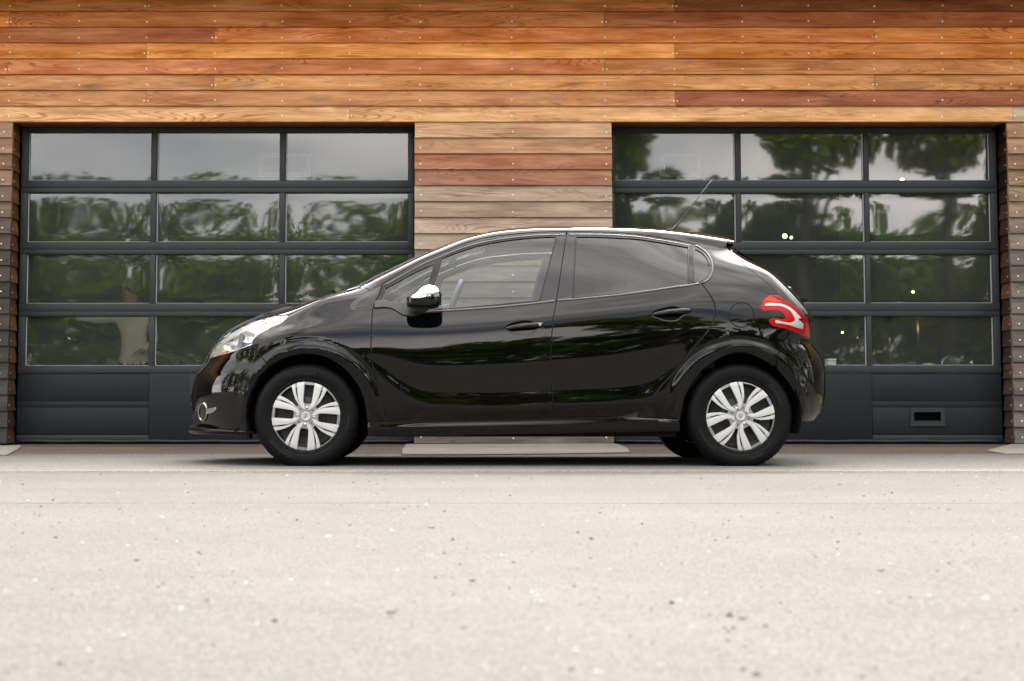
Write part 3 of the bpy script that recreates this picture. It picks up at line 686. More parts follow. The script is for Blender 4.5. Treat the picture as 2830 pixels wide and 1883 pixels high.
vr = sheet('verge', -60, 60, [-26, -17.8], [0.004, 0.004], principled('verge_grass', (0.05, 0.075, 0.02), 0.9))
# ================================================================== THE CAR: body surface measured from the photograph
YC = 9.855                                  # centre plane of the car
XC = (UX(845.5,1150,YC-0.83)+UX(2046.4,1148,YC-0.83))/2
def UW(px, py, w): return U(px, py, YC - np.asarray(w, float))
def pchip(x, y, q):
    x = np.asarray(x, float); y = np.asarray(y, float); q = np.asarray(q, float); h = np.diff(x); d = np.diff(y)/h; n = len(x)
    m = np.zeros(n)
    for i in range(1, n-1):
        if d[i-1]*d[i] > 0: w1 = 2*h[i]+h[i-1]; w2 = h[i]+2*h[i-1]; m[i] = (w1+w2)/(w1/d[i-1]+w2/d[i])
    m[0] = d[0]; m[-1] = d[-1]
    i = np.clip(np.searchsorted(x, q)-1, 0, n-2); t = (q-x[i])/h[i]; tc_ = np.clip(t, 0, 1)
    r = (2*tc_**3-3*tc_**2+1)*y[i]+(tc_**3-2*tc_**2+tc_)*h[i]*m[i]+(-2*tc_**3+3*tc_**2)*y[i+1]+(tc_**3-tc_**2)*h[i]*m[i+1]
    r = np.where(t < 0, y[0]+(q-x[0])*m[0], r); return np.where(t > 1, y[-1]+(q-x[-1])*m[-1], r)
def cspline(x, y, q):
    # natural cubic spline, smoother than pchip for the gentle rails
    x = np.asarray(x, float); y = np.asarray(y, float); n = len(x); h = np.diff(x); A = np.zeros((n, n)); b = np.zeros(n); A[0,0] = A[-1,-1] = 1
    for i in range(1, n-1):
        A[i,i-1] = h[i-1]; A[i,i] = 2*(h[i-1]+h[i]); A[i,i+1] = h[i]; b[i] = 3*((y[i+1]-y[i])/h[i]-(y[i]-y[i-1])/h[i-1])
    c = np.linalg.solve(A, b); i = np.clip(np.searchsorted(x, q)-1, 0, n-2); t = q-x[i]
    bb = (y[i+1]-y[i])/h[i]-h[i]*(2*c[i]+c[i+1])/3; dd = (c[i+1]-c[i])/(3*h[i]); return y[i]+bb*t+c[i]*t*t+dd*t**3
RAILS = [
 None,
 [(540,1180,.74),(700,1175,.815),(850,1170,.833),(1015,1167,.836),(1280,1162,.834),(1500,1157,.832),(1700,1151,.832),(1850,1148,.838),(2050,1146,.84),(2200,1146,.83),(2290,1130,.80)],
 [(540,1150,.76),(700,1120,.835),(800,1060,.856),(900,1020,.866),(1000,1008,.868),(1041,1028,.861),(1077,1060,.857),(1122,1094,.856),(1184,1122,.856),(1357,1125,.857),(1523,1119,.857),(1700,1112,.857),(1780,1104,.858),(1830,1085,.860),(1880,1045,.864),(1930,995,.868),(2000,955,.873),(2100,965,.870),(2200,1040,.85),(2290,1070,.82)],
 [(540,1110,.775),(700,1070,.845),(800,1025,.860),(900,995,.868),(1000,986,.868),(1041,1003,.861),(1077,1030,.852),(1122,1062,.851),(1184,1085,.8530),(1357,1086,.8530),(1523,1080,.8530),(1700,1073,.8532),(1780,1066,.852),(1830,1045,.855),(1880,1005,.862),(1930,965,.868),(2000,932,.872),(2100,935,.868),(2200,985,.85),(2290,1010,.82)],
 [(540,1060,.79),(700,1005,.848),(850,968,.866),(1000,965,.867),(1041,973,.865),(1122,993,.8635),(1184,1003,.863),(1357,998,.864),(1523,985,.865),(1700,966,.866),(1780,950,.867),(1880,926,.868),(1930,913,.868),(2000,900,.868),(2100,897,.861),(2200,908,.84),(2290,920,.81)],
 [(540,1030,.79),(700,950,.834),(850,918,.850),(1000,918,.852),(1122,928,.852),(1255,924,.852),(1380,914,.852),(1510,897,.851),(1600,885,.850),(1700,873,.849),(1800,863,.848),(1900,856,.847),(2000,853,.845),(2100,853,.838),(2200,858,.82),(2290,870,.79)],
 [(540,1008,.78),(600,972,.78),(700,922,.795),(800,896,.800),(900,873,.801),(1000,861,.802),(1100,863,.803),(1164,866,.803),(1371,853,.802),(1536,836,.800),(1771,812,.796),(1880,798,.792),(1950,788,.786),(2050,784,.775),(2150,790,.755),(2250,805,.73),(2300,815,.72)],
 [(540,1000,.74),(600,948,.74),(700,893,.748),(796,870,.748),(850,846,.744),(908,822,.740),(1000,812,.742),(1050,815,.745),(1100,808,.743),(1200,787,.734),(1371,757,.725),(1536,742,.722),(1771,732,.718),(1900,730,.712),(2000,733,.70),(2100,742,.685),(2300,768,.66)],
 [(540,994,.62),(600,937,.675),(700,882,.682),(796,858,.688),(850,837.5,.69),(908,817,.69),(1000,797,.702),(1058,783,.705),(1100,756,.692),(1160,723,.672),(1220,698,.655),(1300,668,.635),(1400,650,.622),(1500,641.5,.617),(1564,640,.615),(1700,642.5,.612),(1820,656,.605),(1916,673,.592),(2000,690,.575),(2100,712,.55),(2300,760,.50)],
 [(540,992,.50),(600,931,.55),(700,877,.555),(796,852.5,.56),(850,833.8,.58),(908,815,.60),(1000,788,.655),(1058,763,.665),(1100,741,.652),(1160,711,.633),(1220,686,.616),(1300,656,.596),(1400,637.5,.582),(1500,630.5,.575),(1640,629.5,.572),(1771,634.5,.568),(1880,645,.56),(2010,666,.54),(2100,682,.52),(2300,725,.47)],
 [(540,1005,.34),(557,990,.34),(570,966,.34),(586,941,.34),(608,920,.34),(640,901,.34),(676,885,.34),(716,870,.34),(760,856,.34),(820,840,.34),(880,825,.35),(912,817,.36),(958,802,.38),(1004,778,.40),(1050,754,.40),(1100,731,.40),(1145,710,.39),(1220,679,.39),(1300,651,.38),(1340,642.5,.38),(1400,633,.38),(1460,629,.38),(1520,626.5,.38),(1580,626,.38),(1640,627,.38),(1720,628.5,.38),(1800,631.5,.38),(1860,636,.38),(1920,642.5,.37),(1980,651,.36),(2012,657,.36),(2100,672,.35),(2300,712,.32)],
 None]
GX0, GDX, GNX = -1.75, 0.008, 520
gx = GX0 + GDX*np.arange(GNX)
rz = np.zeros((12, GNX)); rw = np.zeros((12, GNX))
for k in range(1, 11):
    P_ = np.array(RAILS[k], float); X_, Z_ = UW(P_[:,0], P_[:,1], P_[:,2]); o_ = np.argsort(X_)
    rz[k] = pchip(X_[o_], Z_[o_], gx); rw[k] = pchip(X_[o_], P_[o_,2], gx)
rz[0] = 0.10; rw[0] = np.minimum(rw[1]-0.015, 0.80)
xws, xwe = UX(958, 806, YC-.38), UX(1340, 642, YC-.38)
crown = 0.010 + 0.022*np.exp(-((gx-(xws+xwe)/2)/0.35)**4)
rz[11] = rz[10]+crown; rw[11] = 0.0
def gauss(a, s, axis):
    n = int(3*s)+1; k = np.exp(-0.5*(np.arange(-n, n+1)/s)**2); k /= k.sum()
    pad = [(0,0)]*a.ndim; pad[axis] = (n, n); b = np.pad(a, pad, mode='reflect', reflect_type='odd')
    return np.apply_along_axis(lambda v: np.convolve(v, k, mode='valid'), axis, b)
for k in range(1, 12): sg_ = 7.0 if k in (2, 3, 4) else 4.0; rz[k] = gauss(rz[k], sg_, 0); rw[k] = gauss(rw[k], sg_, 0)
for k in range(1, 12): rz[k] = np.maximum(rz[k], rz[k-1]+0.0035)
GT = 0.04; tt = np.arange(0, 11+1e-9, GT); NTt = len(tt)
GZ = np.zeros((GNX, NTt)); GW = np.zeros((GNX, NTt))
for i in range(GNX):
    GZ[i] = pchip(np.arange(12), rz[:, i], tt); GW[i] = pchip(np.arange(12), rw[:, i], tt)
GZ = gauss(GZ, 4.5, 1); GW = gauss(GW, 4.5, 1); GW[:, -1] = 0
GZ = gauss(GZ, 2.0, 0); GW = gauss(GW, 2.0, 0)
def bicubic(G, X, t):
    a = np.clip((X-GX0)/GDX, 1, GNX-3.001); b = np.clip(t/GT, 0, NTt-1.0001)
    i = np.floor(a).astype(int); u = a-i; j = np.floor(b).astype(int); v = b-j
    def wts(s): return [-.5*s**3+s**2-.5*s, 1.5*s**3-2.5*s**2+1, -1.5*s**3+2*s**2+.5*s, .5*s**3-.5*s**2]
    wu, wv = wts(u), wts(v); r = 0
    for p in range(4):
        for q in range(4): r = r + wu[p]*wv[q]*G[np.clip(i+p-1, 0, GNX-1), np.clip(j+q-1, 0, NTt-1)]
    return r
def inv_t(X, z):
    lo = np.zeros_like(X); hi = np.full_like(X, 11.0)
    for _ in range(22):
        m = (lo+hi)/2; f = bicubic(GZ, X, m) < z; lo = np.where(f, m, lo); hi = np.where(f, hi, m)
    return (lo+hi)/2
# plan rounding of nose and tail
fp = np.array([(557,992),(555,1000),(552,1010),(546,1018),(534,1038),(526,1064),(522,1092),(524,1116),(527,1138),(532,1156),(537,1170),(541,1200),(545,1235)], float)
fX, fZ = UW(fp[:,0], fp[:,1], 0.19); o_ = np.argsort(fZ); fX, fZ = fX[o_]-0.006, fZ[o_]
zg = np.linspace(0.0, 1.7, 341)
XF = gauss(np.interp(zg, fZ, fX), 3.0, 0)
rp = np.array([(2400,640),(2300,655),(2120,668),(2045,680),(2038,690),(2061,702),(2100,727),(2140,757),(2166,785),(2190,812),(2211,839),(2226,860),(2236,880),(2239,905),(2242,930),(2254,948),(2272,970),(2284,994),(2289.5,1018),(2291,1060),(2290,1098),(2284,1125),(2274,1146),(2258,1161),(2250,1185),(2248,1240)], float)
wr = np.where(rp[:,1] < 905, 0.57, 0.53)
rX, rZ = UW(rp[:,0], rp[:,1], wr); rX = rX + np.where(rp[:,1] < 915, 0.017, 0.042); o_ = np.argsort(rZ)
XR = gauss(np.interp(zg, rZ[o_], rX[o_]), 2.2, 0)
def sstep(a, b, x): t = np.clip((x-a)/(b-a), 0, 1); return t*t*(3-2*t)
LF, NF = 0.75, 2.2
def plan(X, z):
    s = np.clip((X-np.interp(z, zg, XF))/LF, 0, 1); pf = (1-(1-s)**NF)**(1/NF)
    q = sstep(0.72, 0.90, z); LR = 0.44-0.21*q; NR = 2.6+2.8*q
    s = np.clip((np.interp(z, zg, XR)-X)/LR, 0, 1); pr = (1-(1-s)**NR)**(1/NR); return pf*pr
WCF = UW(849, 1148, .86); WCR = UW(2046.5, 1146, .86)
def arch(X, z):
    d = 0
    for cx, cz in (WCF, WCR):
        r = np.hypot(X-cx, z-cz); up = sstep(0.20, 0.42, z)
        d = d + up*(0.0085*sstep(0.436, 0.398, r) - 0.003*np.exp(-((r-0.440)/0.012)**2) - 0.016*sstep(0.385, 0.352, r))
    return d
def weff(X, t, dw=None):
    z = bicubic(GZ, X, t); w = (bicubic(GW, X, t)+arch(X, z))
    if dw is not None: w = w+dw(X, z)
    return w*plan(X, z), z
def surf(X, t, off=0.0, dw=None):
    X = np.asarray(X, float); t = np.asarray(t, float)
    w, z = weff(X, t, dw); e = 0.002
    wx1, zx1 = weff(X+e, t, dw); wx0, zx0 = weff(X-e, t, dw)
    tu, tl = np.minimum(t+0.03, 11.0), np.maximum(t-0.03, 0)
    wt1, zt1 = weff(X, tu, dw); wt0, zt0 = weff(X, tl, dw)
    a = np.stack([np.full_like(X, 2*e), -(wx1-wx0), zx1-zx0], 1); b = np.stack([np.zeros_like(X), -(wt1-wt0), zt1-zt0], 1)
    n = np.cross(a, b); ln = np.linalg.norm(n, axis=1)[:, None]; n = n/np.maximum(ln, 1e-12)
    bad = ln[:, 0] < 1e-10; n[bad] = (0, -1, 0)
    p = np.stack([X-XC, -w, z], 1)          # car frame: near side is -y
    return p+n*off, n
def on_surf(px, py, dw=None):
    """photograph pixel -> (X, z) where the line of sight meets the body"""
    px = np.asarray(px, float); py = np.asarray(py, float); w = np.full_like(px, 0.80)
    for _ in range(22):
        X, z = U(px, py, YC-w); t = inv_t(X, z); w = 0.45*w+0.55*weff(X, t, dw)[0]
    X, z = U(px, py, YC-w); return X, z
def smooth_run(pts, step=5.0, closed=False):
    P_ = np.array(pts, float)
    if len(P_) == 2:
        n = max(1, int(np.hypot(*(P_[1]-P_[0]))/step)); return [P_[0]+(P_[1]-P_[0])*i/n for i in range(n)]
    out = []; m = len(P_)
    for i in range(m-1):
        p1, p2 = P_[i], P_[i+1]; p0 = P_[i-1] if i > 0 else 2*p1-p2; p3 = P_[i+2] if i+2 < m else 2*p2-p1
        d1 = np.hypot(*(p2-p1)); n = max(1, int(d1/step)); d0 = max(np.hypot(*(p1-p0)), 1e-6); d2 = max(np.hypot(*(p3-p2)), 1e-6)
        m1 = ((p2-p1)/d1*d0+(p1-p0)/d0*d1)/(d0+d1)*d1; m2 = ((p3-p2)/d2*d1+(p2-p1)/d1*d2)/(d1+d2)*d1
        for k in range(n):
            t = k/n; out.append((2*t**3-3*t**2+1)*p1+(t**3-2*t**2+t)*m1+(-2*t**3+3*t**2)*p2+(t**3-t**2)*m2)
    return out
def runs(rs, step=5.0):
    """list of runs in pixels, corners where runs meet; closes on itself"""
    out = []; nr = len(rs)
    for i, r in enumerate(rs):
        nx_ = rs[(i+1) % nr][0]; r = list(r)
        if math.hypot(r[-1][0]-nx_[0], r[-1][1]-nx_[1]) > 0.01:
            out += smooth_run(r, step); out += smooth_run([r[-1], nx_], step)
        else: out += smooth_run(r, step)
    return np.array(out)
TS = 0.10
def pip(poly, q):
    x, y = q[:,0], q[:,1]; ins = np.zeros(len(q), bool); n = len(poly)
    for i in range(n):
        x1, y1 = poly[i]; x2, y2 = poly[(i+1) % n]
        if y1 == y2: continue
        c = ((y1 > y) != (y2 > y)) & (x < (x2-x1)*(y-y1)/(y2-y1)+x1); ins ^= c
    return ins
def segdist(poly, q):
    d = np.full(len(q), 1e9); n = len(poly)
    for i in range(n):
        a = poly[i]; b = poly[(i+1) % n]; ab = b-a; l = max((ab**2).sum(), 1e-14); s = np.clip(((q-a)@ab)/l, 0, 1)
        d = np.minimum(d, ((q-a-s[:, None]*ab)**2).sum(1))
    return np.sqrt(d)
def px_dom(poly, dw=None):
    X, z = on_surf(poly[:,0], poly[:,1], dw); return np.stack([X, inv_t(X, z)*TS], 1)
def xz_dom(X, z):
    X = np.asarray(X, float); return np.stack([X, inv_t(X, np.asarray(z, float))*TS], 1)
def triangulate(dom, holes, step, extra=None):
    lo = dom.min(0); hi = dom.max(0)
    g = np.stack(np.meshgrid(np.arange(lo[0]+step/2, hi[0], step), np.arange(lo[1]+step/2, hi[1], step*0.8)), -1).reshape(-1, 2)
    g[:, 0] += np.where((np.round((g[:,1]-lo[1])/(step*0.8)).astype(int) % 2) == 0, 0, step/2)
    if extra is not None: g = np.concatenate([g, extra])
    k = pip(dom, g) & (segdist(dom, g) > step*0.45)
    for h in holes: k &= ~pip(h, g) & (segdist(h, g) > step*0.45)
    g = g[k]; allp = [Vector(p) for p in dom]; edges = [(i, (i+1) % len(dom)) for i in range(len(dom))]
    for h in holes:
        b = len(allp); allp += [Vector(p) for p in h]; edges += [(b+i, b+(i+1) % len(h)) for i in range(len(h))]
    allp += [Vector(p) for p in g]
    vs, es, fs, ov, oe, of_ = delaunay_2d_cdt(allp, edges, [], 0, 1e-7)
    V_ = np.array([tuple(v) for v in vs]); F_ = np.array([f for f in fs if len(f) == 3])
    c = V_[F_].mean(1); k = pip(dom, c)
    for h in holes: k &= ~pip(h, c)
    F_ = F_[k]
    a = V_[F_[:,1]]-V_[F_[:,0]]; b = V_[F_[:,2]]-V_[F_[:,0]]; ar = a[:,0]*b[:,1]-a[:,1]*b[:,0]
    F_ = np.where((ar > 0)[:, None], F_, F_[:, ::-1]); F_ = F_[np.abs(ar) > 1e-12]; return V_, F_
def boundary_loops(F_):
    ed = {}
    for f in F_:
        for a, b in ((f[0],f[1]),(f[1],f[2]),(f[2],f[0])): ed[(int(a), int(b))] = 1
    nxt = {a: b for (a, b) in ed if (b, a) not in ed}
    loops = []; seen = set()
    for s in list(nxt):
        if s in seen: continue
        lp = []; c = s
        while c not in seen and c in nxt: seen.add(c); lp.append(c); c = nxt[c]
        if len(lp) > 2: loops.append(lp)
    return loops
def finish(name, P_, Nn, F_, mat, parent, far, smooth=True):
    P_ = np.asarray(P_); Nn = np.asarray(Nn); F_ = [tuple(int(i) for i in f) for f in F_]
    if far: P_ = P_*np.array([1,-1,1]); Nn = Nn*np.array([1,-1,1]); F_ = [f[::-1] for f in F_]
    me = mesh(name, P_, F_, True); me.normals_split_custom_set_from_vertices([tuple(n) for n in Nn])
    return link(name, me, parent, mat)
CACHE = {}
def panel(name, rs, mat, parent, holes=(), off=0.0, rim=0.012, sides='nf', step=0.018, dw=None, dom=None, rr=0.0016, center=False):
    if dom is None: dom = px_dom(runs(rs), dw)
    hd = [px_dom(runs(h), dw) if isinstance(h, (list, tuple)) else h for h in holes]
    V_, F_ = triangulate(dom, hd, step)
    X, t = V_[:,0], np.clip(V_[:,1]/TS, 0, 11)
    P_, Nn = surf(X, t, off, dw)
    # triangles turn the same way as the surface normal
    a = P_[F_[:,1]]-P_[F_[:,0]]; b = P_[F_[:,2]]-P_[F_[:,0]]; c = np.cross(a, b)
    if (c*Nn[F_].mean(1)).sum(1).mean() < 0: F_ = F_[:, ::-1]
    if rim:
        P2 = [P_]; N2 = [Nn]; F2 = [F_.tolist()]; base = len(P_)
        for lp in boundary_loops(F_):
            lp = np.array(lp); p = P_[lp]; n = Nn[lp]
            if center:
                pass
            T = np.roll(p, -1, 0)-np.roll(p, 1, 0); T /= np.maximum(np.linalg.norm(T, axis=1)[:, None], 1e-9)
            b_ = np.cross(T, n); b_ /= np.maximum(np.linalg.norm(b_, axis=1)[:, None], 1e-9)
            rings = [(p+b_*rr*0.6-n*rr*0.35, (b_*0.6+n)/np.linalg.norm(b_*0.6+n, axis=1)[:, None]), (p+b_*rr-n*rr*1.2, b_), (p+b_*rr-n*rim, b_)]
            m = len(lp); prev = lp.tolist()
            for rp_, rn_ in rings:
                ids = list(range(base, base+m)); P2.append(rp_); N2.append(rn_); base += m
                ff = []
                for i in range(m):
                    j = (i+1) % m; ff.append((prev[i], ids[i], ids[j], prev[j]))
                F2.append(ff); prev = ids
        P_ = np.concatenate(P2); Nn = np.concatenate(N2); Fl = [f for q in F2 for f in q]
    else: Fl = F_.tolist()
    objs = []
    for s in sides: objs.append(finish(name, P_, Nn, Fl, mat, parent if not isinstance(parent, dict) else parent[s], s == 'f'))
    return objs
def patch(name, X0, X1, t0, mat, parent, off=0.0, nx=60, nt_=26, thick=0.008, wmax=None):
    """a panel that crosses the car: from rail t0(X) on the near side over the centre line to the far side"""
    xs = np.linspace(0, 1, nx+1); P_ = []; Nn = []
    for s in xs:
        ts = np.linspace(0, 1, nt_+1); row = []
        x0 = X0+(X1-X0)*s if not callable(X0) else None
        Xr = np.full(nt_+1, x0); tr = t0(x0)+(11-t0(x0))*ts
        p, n = surf(Xr, tr, off); n[-1] = (n[-1][0], 0, n[-1][2]); n[-1] /= np.linalg.norm(n[-1])
        q = p[::-1][1:]*np.array([1,-1,1]); nq = n[::-1][1:]*np.array([1,-1,1])
        P_.append(np.concatenate([p, q])); Nn.append(np.concatenate([n, nq]))
    P_ = np.array(P_); Nn = np.array(Nn); m = P_.shape[1]; F_ = []
    for i in range(nx):
        for j in range(m-1): F_.append((i*m+j, (i+1)*m+j, (i+1)*m+j+1, i*m+j+1))
    top = P_.reshape(-1, 3); tn = Nn.reshape(-1, 3); nb = len(top)
    bot = top-tn*thick; F2 = [tuple(k+nb for k in f[::-1]) for f in F_]
    # rim all round
    loop = [j for j in range(m)]+[i*m+m-1 for i in range(1, nx+1)]+[nx*m+j for j in range(m-2, -1, -1)]+[i*m for i in range(nx-1, 0, -1)]
    F3 = [(loop[i], loop[(i+1) % len(loop)], loop[(i+1) % len(loop)]+nb, loop[i]+nb) for i in range(len(loop))]
    return finish(name, np.concatenate([top, bot]), np.concatenate([tn, -tn]), F_+F2+F3, mat, parent, False)
def strip(name, path_px, r, mat, parent, flat=0.6, off=0.0, sides='nf', closed=False, n=8, step=6.0, dw=None):
    """a raised moulding laid along the body"""
    pp = np.array(smooth_run(path_px, step)+([] if closed else [np.array(path_px[-1], float)]))
    d_ = px_dom(pp, dw); P_, Nn = surf(d_[:,0], np.clip(d_[:,1]/TS, 0, 11), off, dw); objs = []
    for s in sides:
        k = np.array([1,-1,1]) if s == 'f' else np.array([1,1,1])
        mb = MB(); mb.tube([Vector(p) for p in P_*k], r, n, closed=closed, flat=flat, up=[Vector(q) for q in Nn*k]); objs.append(mb.build(name, mat, parent if not isinstance(parent, dict) else parent[s]))
    return objs
# ------------------------------------------------------------------ car materials
M['paint'] = principled('black_paint', (0.0012, 0.0012, 0.0014), 0.025, spec=0.5, ior=1.43)
M['gloss_trim'] = principled('black_gloss_trim', (0.006, 0.006, 0.007), 0.08, spec=0.5)
M['satin'] = principled('satin_black_plastic', (0.018, 0.018, 0.019), 0.38, spec=0.5)
M['matte'] = principled('matte_black', (0.006, 0.006, 0.006), 0.8, spec=0.2)
M['mould'] = principled('dark_satin_moulding', (0.06, 0.06, 0.063), 0.28, spec=0.5)
M['chrome'] = principled('chrome', (0.52, 0.51, 0.50), 0.05, metal=1.0)
M['chrome_soft'] = principled('soft_chrome', (0.75, 0.75, 0.77), 0.18, metal=1.0)
M['seal'] = principled('window_rubber', (0.006, 0.006, 0.006), 0.5)
M['clear'] = glass('clear_car_glass', (0.72, 0.81, 0.80), 1.60)
M['tint'] = glass('privacy_glass', (0.018, 0.020, 0.023), 1.54)
M['trim_in'] = principled('grey_interior', (0.10, 0.105, 0.11), 0.7)
M['trim_lt'] = principled('light_headliner', (0.34, 0.35, 0.35), 0.85)
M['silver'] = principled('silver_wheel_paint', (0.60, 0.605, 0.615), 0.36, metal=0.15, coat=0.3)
M['silver_shade'] = principled('silver_wheel_recess_shade', (0.30, 0.305, 0.315), 0.4, metal=0.25)  # darker silver: shade of the cover's recesses put into the colour
M['steel'] = principled('dark_steel', (0.010, 0.011, 0.012), 0.5, metal=0.2)
M['nut'] = principled('wheel_nut', (0.55, 0.53, 0.5), 0.3, metal=0.9)
M['tyre'] = principled('tyre_rubber', (0.0048, 0.0054, 0.0060), 0.6, spec=0.14, bump=(260, 0.25, 0.0006))
M['tyre_text'] = principled('tyre_lettering', (0.0095, 0.010, 0.0105), 0.5)
M['lamp_white'] = principled('lamp_reflector', (0.80, 0.81, 0.82), 0.12, metal=0.75)
M['lamp_bowl'] = principled('lamp_bowl', (0.62, 0.63, 0.65), 0.18, metal=0.35)
M['lamp_grey'] = principled('lamp_bezel', (0.42, 0.44, 0.40), 0.3, metal=0.4)
M['amber'] = principled('amber_reflector', (0.80, 0.45, 0.16), 0.2, metal=0.6)
M['lens'] = glass('headlamp_lens', (0.93, 0.95, 0.96), 1.5)
M['red'] = principled('red_lens', (0.34, 0.0018, 0.0035), 0.2, spec=0.22)
M['red_dark'] = principled('dark_red_lens', (0.14, 0.002, 0.004), 0.2, spec=0.22)
M['orange'] = principled('orange_red_lens', (0.42, 0.030, 0.012), 0.2, spec=0.22)
M['white_lens'] = principled('white_lens', (0.40, 0.40, 0.395), 0.25, spec=0.4)

car = empty('hatchback', (XC, YC, 0))
tag(car, 'shiny black five door hatchback parked side on before the timber wall', 'car')
SH = lambda pts, dx, dy: [(a+dx, b+dy) for a, b in pts]
# ---- lines traced from the photograph, in its pixels
ROOF_SEAM = [(1058,786),(1100,758.5),(1160,725),(1220,700),(1300,669.5),(1371,654),(1400,651),(1500,643),(1564,642)]
ROOF_SEAM_R = [(1569,642),(1640,642.5),(1700,644),(1771,650),(1820,658),(1880,668),(1917,676)]
DOOR_REAR = [(1565,646),(1557,700),(1550,748),(1543,795),(1537,834),(1536,845),(1529,880),(1526,914),(1523,983),(1523.5,1034),(1527,1100),(1532,1154)]
F_FRONT = [(1058,786),(1050,812),(1040,832),(1032,856),(1030,880),(1028,932),(1027,963),(1032,1009),(1041,1054),(1054,1105),(1072,1164)]
win_f = [[(1220,715),(1240,706.5),(1280,692),(1300,685),(1371,669),(1380,667.5),(1460,657.5),(1538,654)],[(1538,654),(1529,687),(1520,720),(1505,776),(1490,831)],[(1490,831),(1300,848),(1222,854.5),(1172,860)],[(1172,860),(1201,782),(1220,715)]]
win_q = [[(1064,797),(1100,778.5),(1150,751),(1200,729)],[(1200,729),(1193,756),(1186,782),(1171,838)],[(1171,838),(1130,839),(1088,837.5),(1053,834)],[(1053,834),(1064,797)]]
door_f = [ROOF_SEAM, [(1564,642),(1564,650)], [(p[0]-1.6, p[1]) for p in DOOR_REAR], [(1530.4,1154),(1400,1158),(1280,1161),(1072,1165)], F_FRONT[::-1]]
door_f = [ROOF_SEAM[:-1]+[(1562.5,642)], [(1562.5,642)]+[(p[0]-1.8, p[1]) for p in DOOR_REAR], [(1530.2,1154),(1400,1158),(1280,1161),(1072,1164.6)], [(1072,1164.6)]+F_FRONT[::-1][1:]]
win_r = [[(1592,655),(1640,654.5),(1700,657),(1771,661.5),(1820,669),(1903,683.5)],[(1903,683.5),(1902,787)],[(1902,787),(1860,793),(1771,805.5),(1700,812),(1584,823)],[(1584,823),(1588,740),(1592,655)]]
win_rq = [[(1919,687),(1940,698),(1955,716),(1962,738)],[(1962,738),(1959,757),(1948,770),(1934,778),(1917,783)],[(1917,783),(1919,687)]]
R_REAR = [(1936.5,784),(1946,796),(1957,811),(1967,828),(1973,843),(1975.5,866),(1971,882),(1966,894),(1948,921),(1907,967),(1861,1027),(1819,1073),(1799,1103),(1780,1124),(1766,1134),(1750,1141),(1720,1147.5),(1660,1150.5)]
door_r = [ROOF_SEAM_R, [(1917,676),(1918,730),(1917,785.5)], [(1917,785.5),(1936.5,782)], R_REAR[:], [(1660,1150.5),(1600,1152),(1535.5,1153.6)], [(p[0]+1.8, p[1]) for p in DOOR_REAR[::-1]][:-1]+[(1567.5,648),(1569,642)]]
ARCH_F = [(1017,1192),(1015,1160),(1013,1136),(1006,1101),(998,1080),(986,1058),(971,1038),(940,1008),(900,986),(848,977),(800,984),(770,996),(746,1012)]
ARCH_FB = [(744.5,1013),(722,1036),(704,1066),(692,1100),(686,1128),(682,1180),(684,1203)]
ARCH_R = [(2143,1013),(2108,993),(2080,980),(2048,973.5),(2010,980),(1980,994),(1944,1018),(1915,1052),(1898,1082),(1884,1128),(1879,1165),(1878,1192)]
ARCH_RB = [(2216,1164),(2213,1134),(2201,1094),(2184,1062),(2161,1034),(2147,1017)]
handle_hole = [[(1394.6,909),(1397,902),(1402,898),(1421,890.5),(1441,885.5),(1461.5,885),(1472,887.5),(1480,890.5),(1492,890),(1501,891),(1504.5,895),(1505,904),(1501,908),(1484,912),(1476,920),(1465,926),(1448,928),(1427.5,925),(1410,919),(1398,914),(1394.6,909)]]
handle_hole_r = [SH(handle_hole[0], 405, -38.5)]
fl = [(2049.5+35.9*math.cos(a), 871+35.5*math.sin(a)) for a in np.linspace(0, 2*math.pi, 41)]
fl_in = [(2049.5+33.2*math.cos(a), 871+32.8*math.sin(a)) for a in np.linspace(0, 2*math.pi, 41)]
LAMP_B = [(2153,818.5),(2138,817.5),(2124,818.5),(2117,823),(2111,830),(2105.5,842),(2102.5,849),(2102.5,855),(2108,858),(2130,857.5),(2150,858),(2160,861.5),(2168,869),(2173,878)]
LAMP_C = [(2173,878),(2171,882),(2150,881.5),(2133,881.5),(2127.5,884),(2126.5,889),(2130,896),(2138,900.5),(2160,905.5),(2182,911)]
LAMP_D = [(2182,911),(2200,919),(2220,929),(2237.5,937)]
SEAM_RB = [(2182.5,911.5),(2176,927),(2169,941),(2158,966),(2151,982),(2144,1012)]
HATCH = [(2013,684),(2020,698),(2035,713),(2060,738),(2087,757),(2114,779),(2134,798),(2152,817)]
C_BACK = [(2010,666),(2007,676),(2009,684)]+HATCH[1:]
